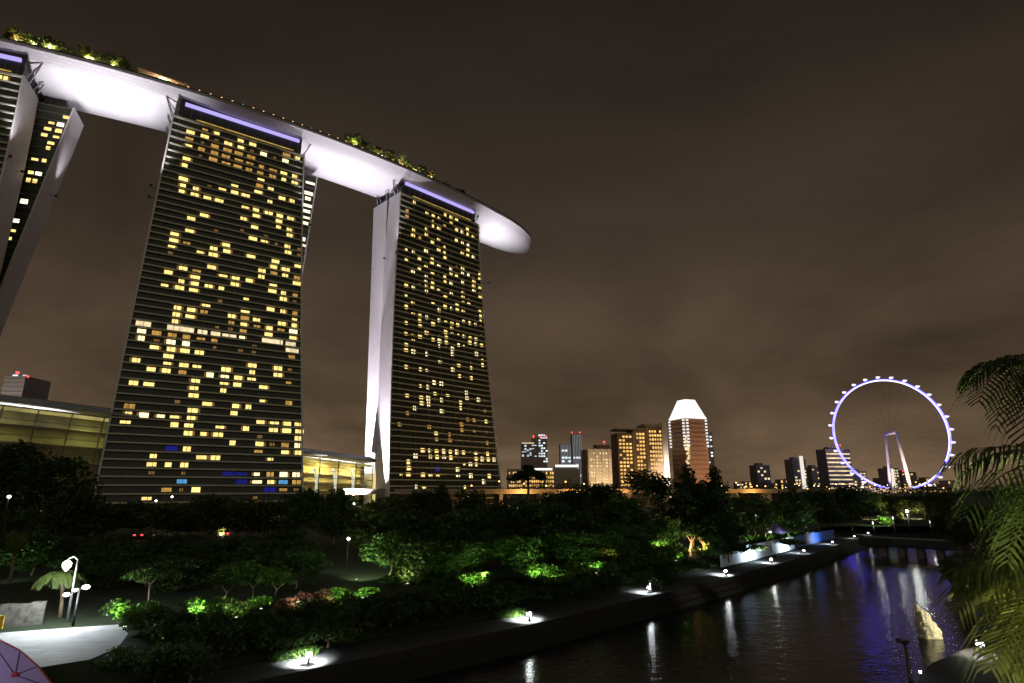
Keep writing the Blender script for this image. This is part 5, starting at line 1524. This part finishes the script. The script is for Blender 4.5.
q = at(1, 622, Y=a.y - 1.2); rt = empty('yellow_sign', (q.x, q.y, ZG), 'small yellow board on a post cut by the left edge', 'sign')
mb = MB(); mb.tube([(q.x, q.y, ZG), (q.x, q.y, q.z)], .04, 6); mb.build('post', M_BLACK, rt)
mb = MB(); mb.box((q.x, q.y - .06, q.z), (.42, .04, .75)); mb.build('board', mat('yellow_paint', (.8, .52, .04), .5), rt)
# violet shade sail with red edge at the lower left
apx = at(15, 676, Y=27.5); e0 = at(-14, 634, Y=29.5); e1 = at(20, 651, Y=29.0); e2 = at(38, 667, Y=28.4); e3 = at(56, 690, Y=27.2); lo = at(-30, 720, Y=25); lo2 = at(20, 715, Y=25.5)
rt = empty('shade_sail', (apx.x, apx.y, 1.5), 'violet canopy with red edge and seams in the lower left corner', 'canopy')
mb = MB()
V_CL = mat('violet_canopy', (.42, .33, .60), .75, noise=.06, nscale=2)
for tri in ((apx, e0, e1), (apx, e1, e2), (apx, e2, e3), (apx, e3, lo2), (apx, lo2, lo), (apx, lo, e0)): mb.face(tri)
o = mb.build('membrane', V_CL, rt); md = o.modifiers.new('thick', 'SOLIDIFY'); md.thickness = .03
mb = MB(); mb.tube([e0, e1, e2, e3], .055, 6); mb.build('edge_rope', mat('red_rope', (.35, .04, .05), .7), rt)
for e in (e0, e1, e2, e3):
    mb = MB(); mb.tube([apx + Vector((0, 0, .03)), e + Vector((0, 0, .03))], .028, 5); mb.build('seam', mat('dark_seam', (.08, .05, .09), .8), rt)
mb = MB(); mb.lathe(apx, [(.16, -.02), (.14, .1), (.02, .16)], 10); mb.build('cap', mat('red_cap', (.5, .03, .08), .5), rt)
mb = MB(); mb.tube([(apx.x, apx.y, .5), apx], .06, 8); mb.build('mast', M_STEEL, rt)
light('POINT', (apx.x - 2.5, apx.y - 2.0, apx.z + 3.5), 220, (.85, .8, 1), .3)  # added fill light over the canopy, no lamp stands there
# two cars on the garden road, tail lights lit
def car(label, s, m):
    c = Vector((ROAD_A.x, ROAD_A.y, ZG + .06)) + ROAD_D * s + ROAD_N * 2.2; D_ = ROAD_N; N_ = -ROAD_D; rz = math.atan2(D_.y, D_.x)
    rt = empty('parked_car', c, label, 'car', 'cars on the garden road', rz)
    X = lambda x, y, z: c + D_ * x + N_ * y + Vector((0, 0, z))
    mb = MB()
    def slab(x0, x1, w, z0, z1, X0=None, X1=None, w2=None):
        X0 = x0 if X0 is None else X0; X1 = x1 if X1 is None else X1; w2 = w if w2 is None else w2
        mb.hexa([X(x0, -w, z0), X(x1, -w, z0), X(x1, w, z0), X(x0, w, z0), X(X0, -w2, z1), X(X1, -w2, z1), X(X1, w2, z1), X(X0, w2, z1)])
    slab(-2.15, 2.15, .86, .32, .86); slab(-2.1, 2.05, .86, .861, .95, -1.95, 1.9, .8); mb.build('body', m, rt)
    mb = MB(); slab(-1.6, 1.1, .78, .951, 1.46, -1.0, .45, .62); mb.build('cabin', M_DGLASS, rt)
    for x in (-1.3, 1.35):
        for y in (-.8, .8):
            mb = MB(); mb.tube([X(x, y - .1, .32), X(x, y + .1, .32)], .32, 14); mb.build('wheel', M_BLACK, rt)
    for y in (-.62, .62):
        mb = MB(); q = [X(-2.17, y - .2, .62), X(-2.0, y - .2, .62), X(-2.0, y + .2, .62), X(-2.17, y + .2, .62)]
        mb.hexa(q + [p + Vector((0, 0, .2)) for p in q]); mb.build('tail_light', E_RED, rt)
    mb = MB(); q = [X(-1.0, -.9, .62), X(-.3, -.9, .62), X(-.3, -.87, .62), X(-1.0, -.87, .62)]
s1 = (at(129, 540, Y=ROAD_A.y) - ROAD_A).x; s2 = (at(211, 536, Y=ROAD_A.y) - ROAD_A).x
car('dark car with red tail lights on the garden road, left one', s1, M_DARK); car('dark car with red tail lights on the garden road, right one', s2, M_GREYF)

# ------------------------------------------------------------------ roof garden and lamps on the sky deck
RT = [(4, 34, 13), (14, 36, 12), (24, 38, 11), (38, 43, 12), (50, 47, 14), (58, 49, 11), (80, 54, 13), (92, 57, 12), (106, 61, 16), (114, 64, 13), (124, 68, 12), (352, 143, 13), (360, 146, 17), (370, 151, 15), (382, 156, 13), (393, 161, 13), (403, 166, 13), (413, 170, 12), (424, 176, 12), (432, 180, 10), (450, 188, 7), (462, 194, 6)]
RLAB = ['leftmost dark crown on the sky deck', 'second crown from the left on the sky deck', 'third crown from the left on the sky deck, lit yellow', 'fourth crown from the left on the sky deck', 'fifth crown on the sky deck, beside the brightest lamp', 'sixth crown on the sky deck, at the gap',
        'seventh crown on the sky deck, past the gap, golden', 'eighth crown on the sky deck, golden', 'ninth crown on the sky deck, tall and dark', 'tenth crown on the sky deck, dark', 'last crown left of the deck pavilion', 'first crown of the right clump above the narrow tower', 'tallest crown of the right clump, glowing yellow', 'third crown of the right clump',
        'fourth crown of the right clump', 'fifth crown of the right clump', 'sixth crown of the right clump, lit from below', 'seventh crown of the right clump', 'eighth crown of the right clump, golden', 'last full crown of the right clump', 'low shrub beyond the right clump', 'last low shrub before the rounded tip']
for i, (px, py, hp_) in enumerate(RT):
    q, s = deck_point(px, py, 3.2 + (i % 3)); hgt = hp_ * .68
    tree(RLAB[i] if 'deck' in RLAB[i] else RLAB[i] + ' on the sky deck', (q.x, q.y, ZD - .3), hgt + 1.2, 7.5 + (i % 3), 'broad' if hp_ > 8 else 'shrub', M_LEAF2, n=900, size=.8, seed=300 + i, group='trees on the sky deck', name='rooftop_tree', trunk_frac=.2)
UL = [(14, 38, 1500, WARM), (27, 40, 1900, (1, .85, .5)), (48, 47, 3600, (1, .92, .62)), (86, 57, 2200, (1, .75, .35)), (92, 59, 1500, (1, .75, .4)), (113, 65, 1900, (1, .85, .5)), (357, 146, 3600, (1, .85, .35)), (382, 157, 1600, (1, .8, .35)), (404, 167, 1900, (1, .85, .45)), (416, 172, 1900, (1, .8, .4)), (432, 180, 900, WARM)]
for i, (px, py, pw, col) in enumerate(UL):
    q, s = deck_point(px, py, 1.6); rt = empty('deck_uplight', (q.x, q.y, ZD - .3), ['uplight', 'bright uplight', 'strongest uplight', 'pale uplight'][i % 4] + ' at the foot of the deck trees, number ' + ['one from the left', 'two from the left', 'three from the left', 'four from the left', 'five from the left', 'six from the left', 'seven, below the tallest crown', 'eight, right of the tallest crown', 'nine, in the right clump', 'ten, in the right clump', 'eleven, the last right'][i], 'uplight', 'uplights on the sky deck')
    mb = MB(); mb.lathe((q.x, q.y, ZD - .3), [(.2, 0), (.25, .3), (.25, 1.75), (.2, 1.8)], 8); mb.build('post', M_BLACK, rt)
    mb = MB(); mb.lathe((q.x, q.y, ZD + 1.5), [(.1, 0), (.55, .15), (.6, .6), (.1, .9)], 8); mb.build('lamp', emis('deck_lamp', (1, .86, .5), 5), rt)
    light('POINT', (q.x, q.y, ZD + 2.7), pw * 2, col, .3)
# pavilion
q, s = deck_point(160, 80, 6); c, t, n = spine(s); rz = math.atan2(t.y, t.x)
rt = empty('deck_pavilion', (q.x, q.y, ZD - .3), 'glass pavilion with a slanting flat roof on the sky deck left of the middle tower', 'pavilion')
mb = MB(); hx = [(q + t * u + n * w) for u, w in ((-11, 3.5), (12, 3.5), (12, -3.5), (-11, -3.5))]
mb.hexa([(p.x, p.y, z) for p, z in zip(hx, (ZD + 5.4, ZD + 3.8, ZD + 3.8, ZD + 5.4))] + [(p.x, p.y, z) for p, z in zip(hx, (ZD + 5.8, ZD + 4.2, ZD + 4.2, ZD + 5.8))]); mb.build('roof', M_BEIGE, rt)
for u in (-10, -3, 4, 11):
    for w in (3, -3): p = q + t * u + n * w; mb = MB(); mb.tube([(p.x, p.y, ZD - .3), (p.x, p.y, ZD + 4.0)], .12, 6); mb.build('column', M_STEEL, rt)
mb = MB(); hx = [(q + t * u + n * w) for u, w in ((-7, 0), (10, 0), (10, -3), (-7, -3))]; mb.hexa([(p.x, p.y, ZD - .3) for p in hx] + [(p.x, p.y, ZD + 2.6) for p in hx]); mb.build('bar', emis('bar_glow', (1, .6, .25), .7, .5, .5), rt)
light('POINT', (q.x, q.y, ZD + 3), 3500, (1, .7, .4), .3)
# rim lamps and low planting along the pool
k = 0
for s in np.arange(-62, 82, 2.5):
    c, t, n = spine(s); q = c + n * (halfw(s) - 1.2)
    if k % 2 == 0:
        rt = empty('rim_lamp', (q.x, q.y, ZD - .3), 'small amber lamp in the row along the pool edge of the sky deck', 'deck lamp', 'amber lamps along the pool edge')
        mb = MB(); mb.tube([(q.x, q.y, ZD - .3), (q.x, q.y, ZD + 1.3)], .06, 6); mb.build('post', M_BLACK, rt)
        mb = MB(); mb.lathe((q.x, q.y, ZD + 1.3), [(.08, 0), (.46, .1), (.46, .5), (.05, .7)], 8); mb.build('lamp', emis('rim_amber', (1, .5, .2), 4.5) if k % 14 else emis('rim_teal', (.3, .9, .8), 1.2), rt)
    else:
        q2 = c + n * (halfw(s) - 3.0); rt = empty('pool_parasol', (q2.x, q2.y, ZD - .3), 'dark folded parasol in the row along the pool edge of the sky deck', 'parasol', 'parasols along the pool edge')
        mb = MB(); mb.tube([(q2.x, q2.y, ZD - .3), (q2.x, q2.y, ZD + 2.2)], .06, 6); mb.build('pole', M_STEEL, rt)
        mb = MB(); mb.lathe((q2.x, q2.y, ZD + 1.6), [(1.7, 0), (1.65, .08), (.8, .6), (.05, .95)], 8); mb.build('canopy', M_DARK, rt)
    k += 1
for i in range(13):
    s = 152 + i * 3.6; c, t, n = spine(s); q = c + n * (halfw(s) - 1.0); rt = empty('rim_lamp', (q.x, q.y, ZD - .3), 'tiny gold lamp in the row on the rounded tip of the sky deck', 'deck lamp', 'gold lamps on the deck tip')
    mb = MB(); mb.tube([(q.x, q.y, ZD - .3), (q.x, q.y, ZD + 1.2)], .05, 6); mb.build('post', M_BLACK, rt)
    mb = MB(); mb.lathe((q.x, q.y, ZD + 1.2), [(.05, 0), (.22, .1), (.2, .35), (.03, .45)], 6); mb.build('lamp', emis('tip_gold', (1, .7, .25), 1.5), rt)
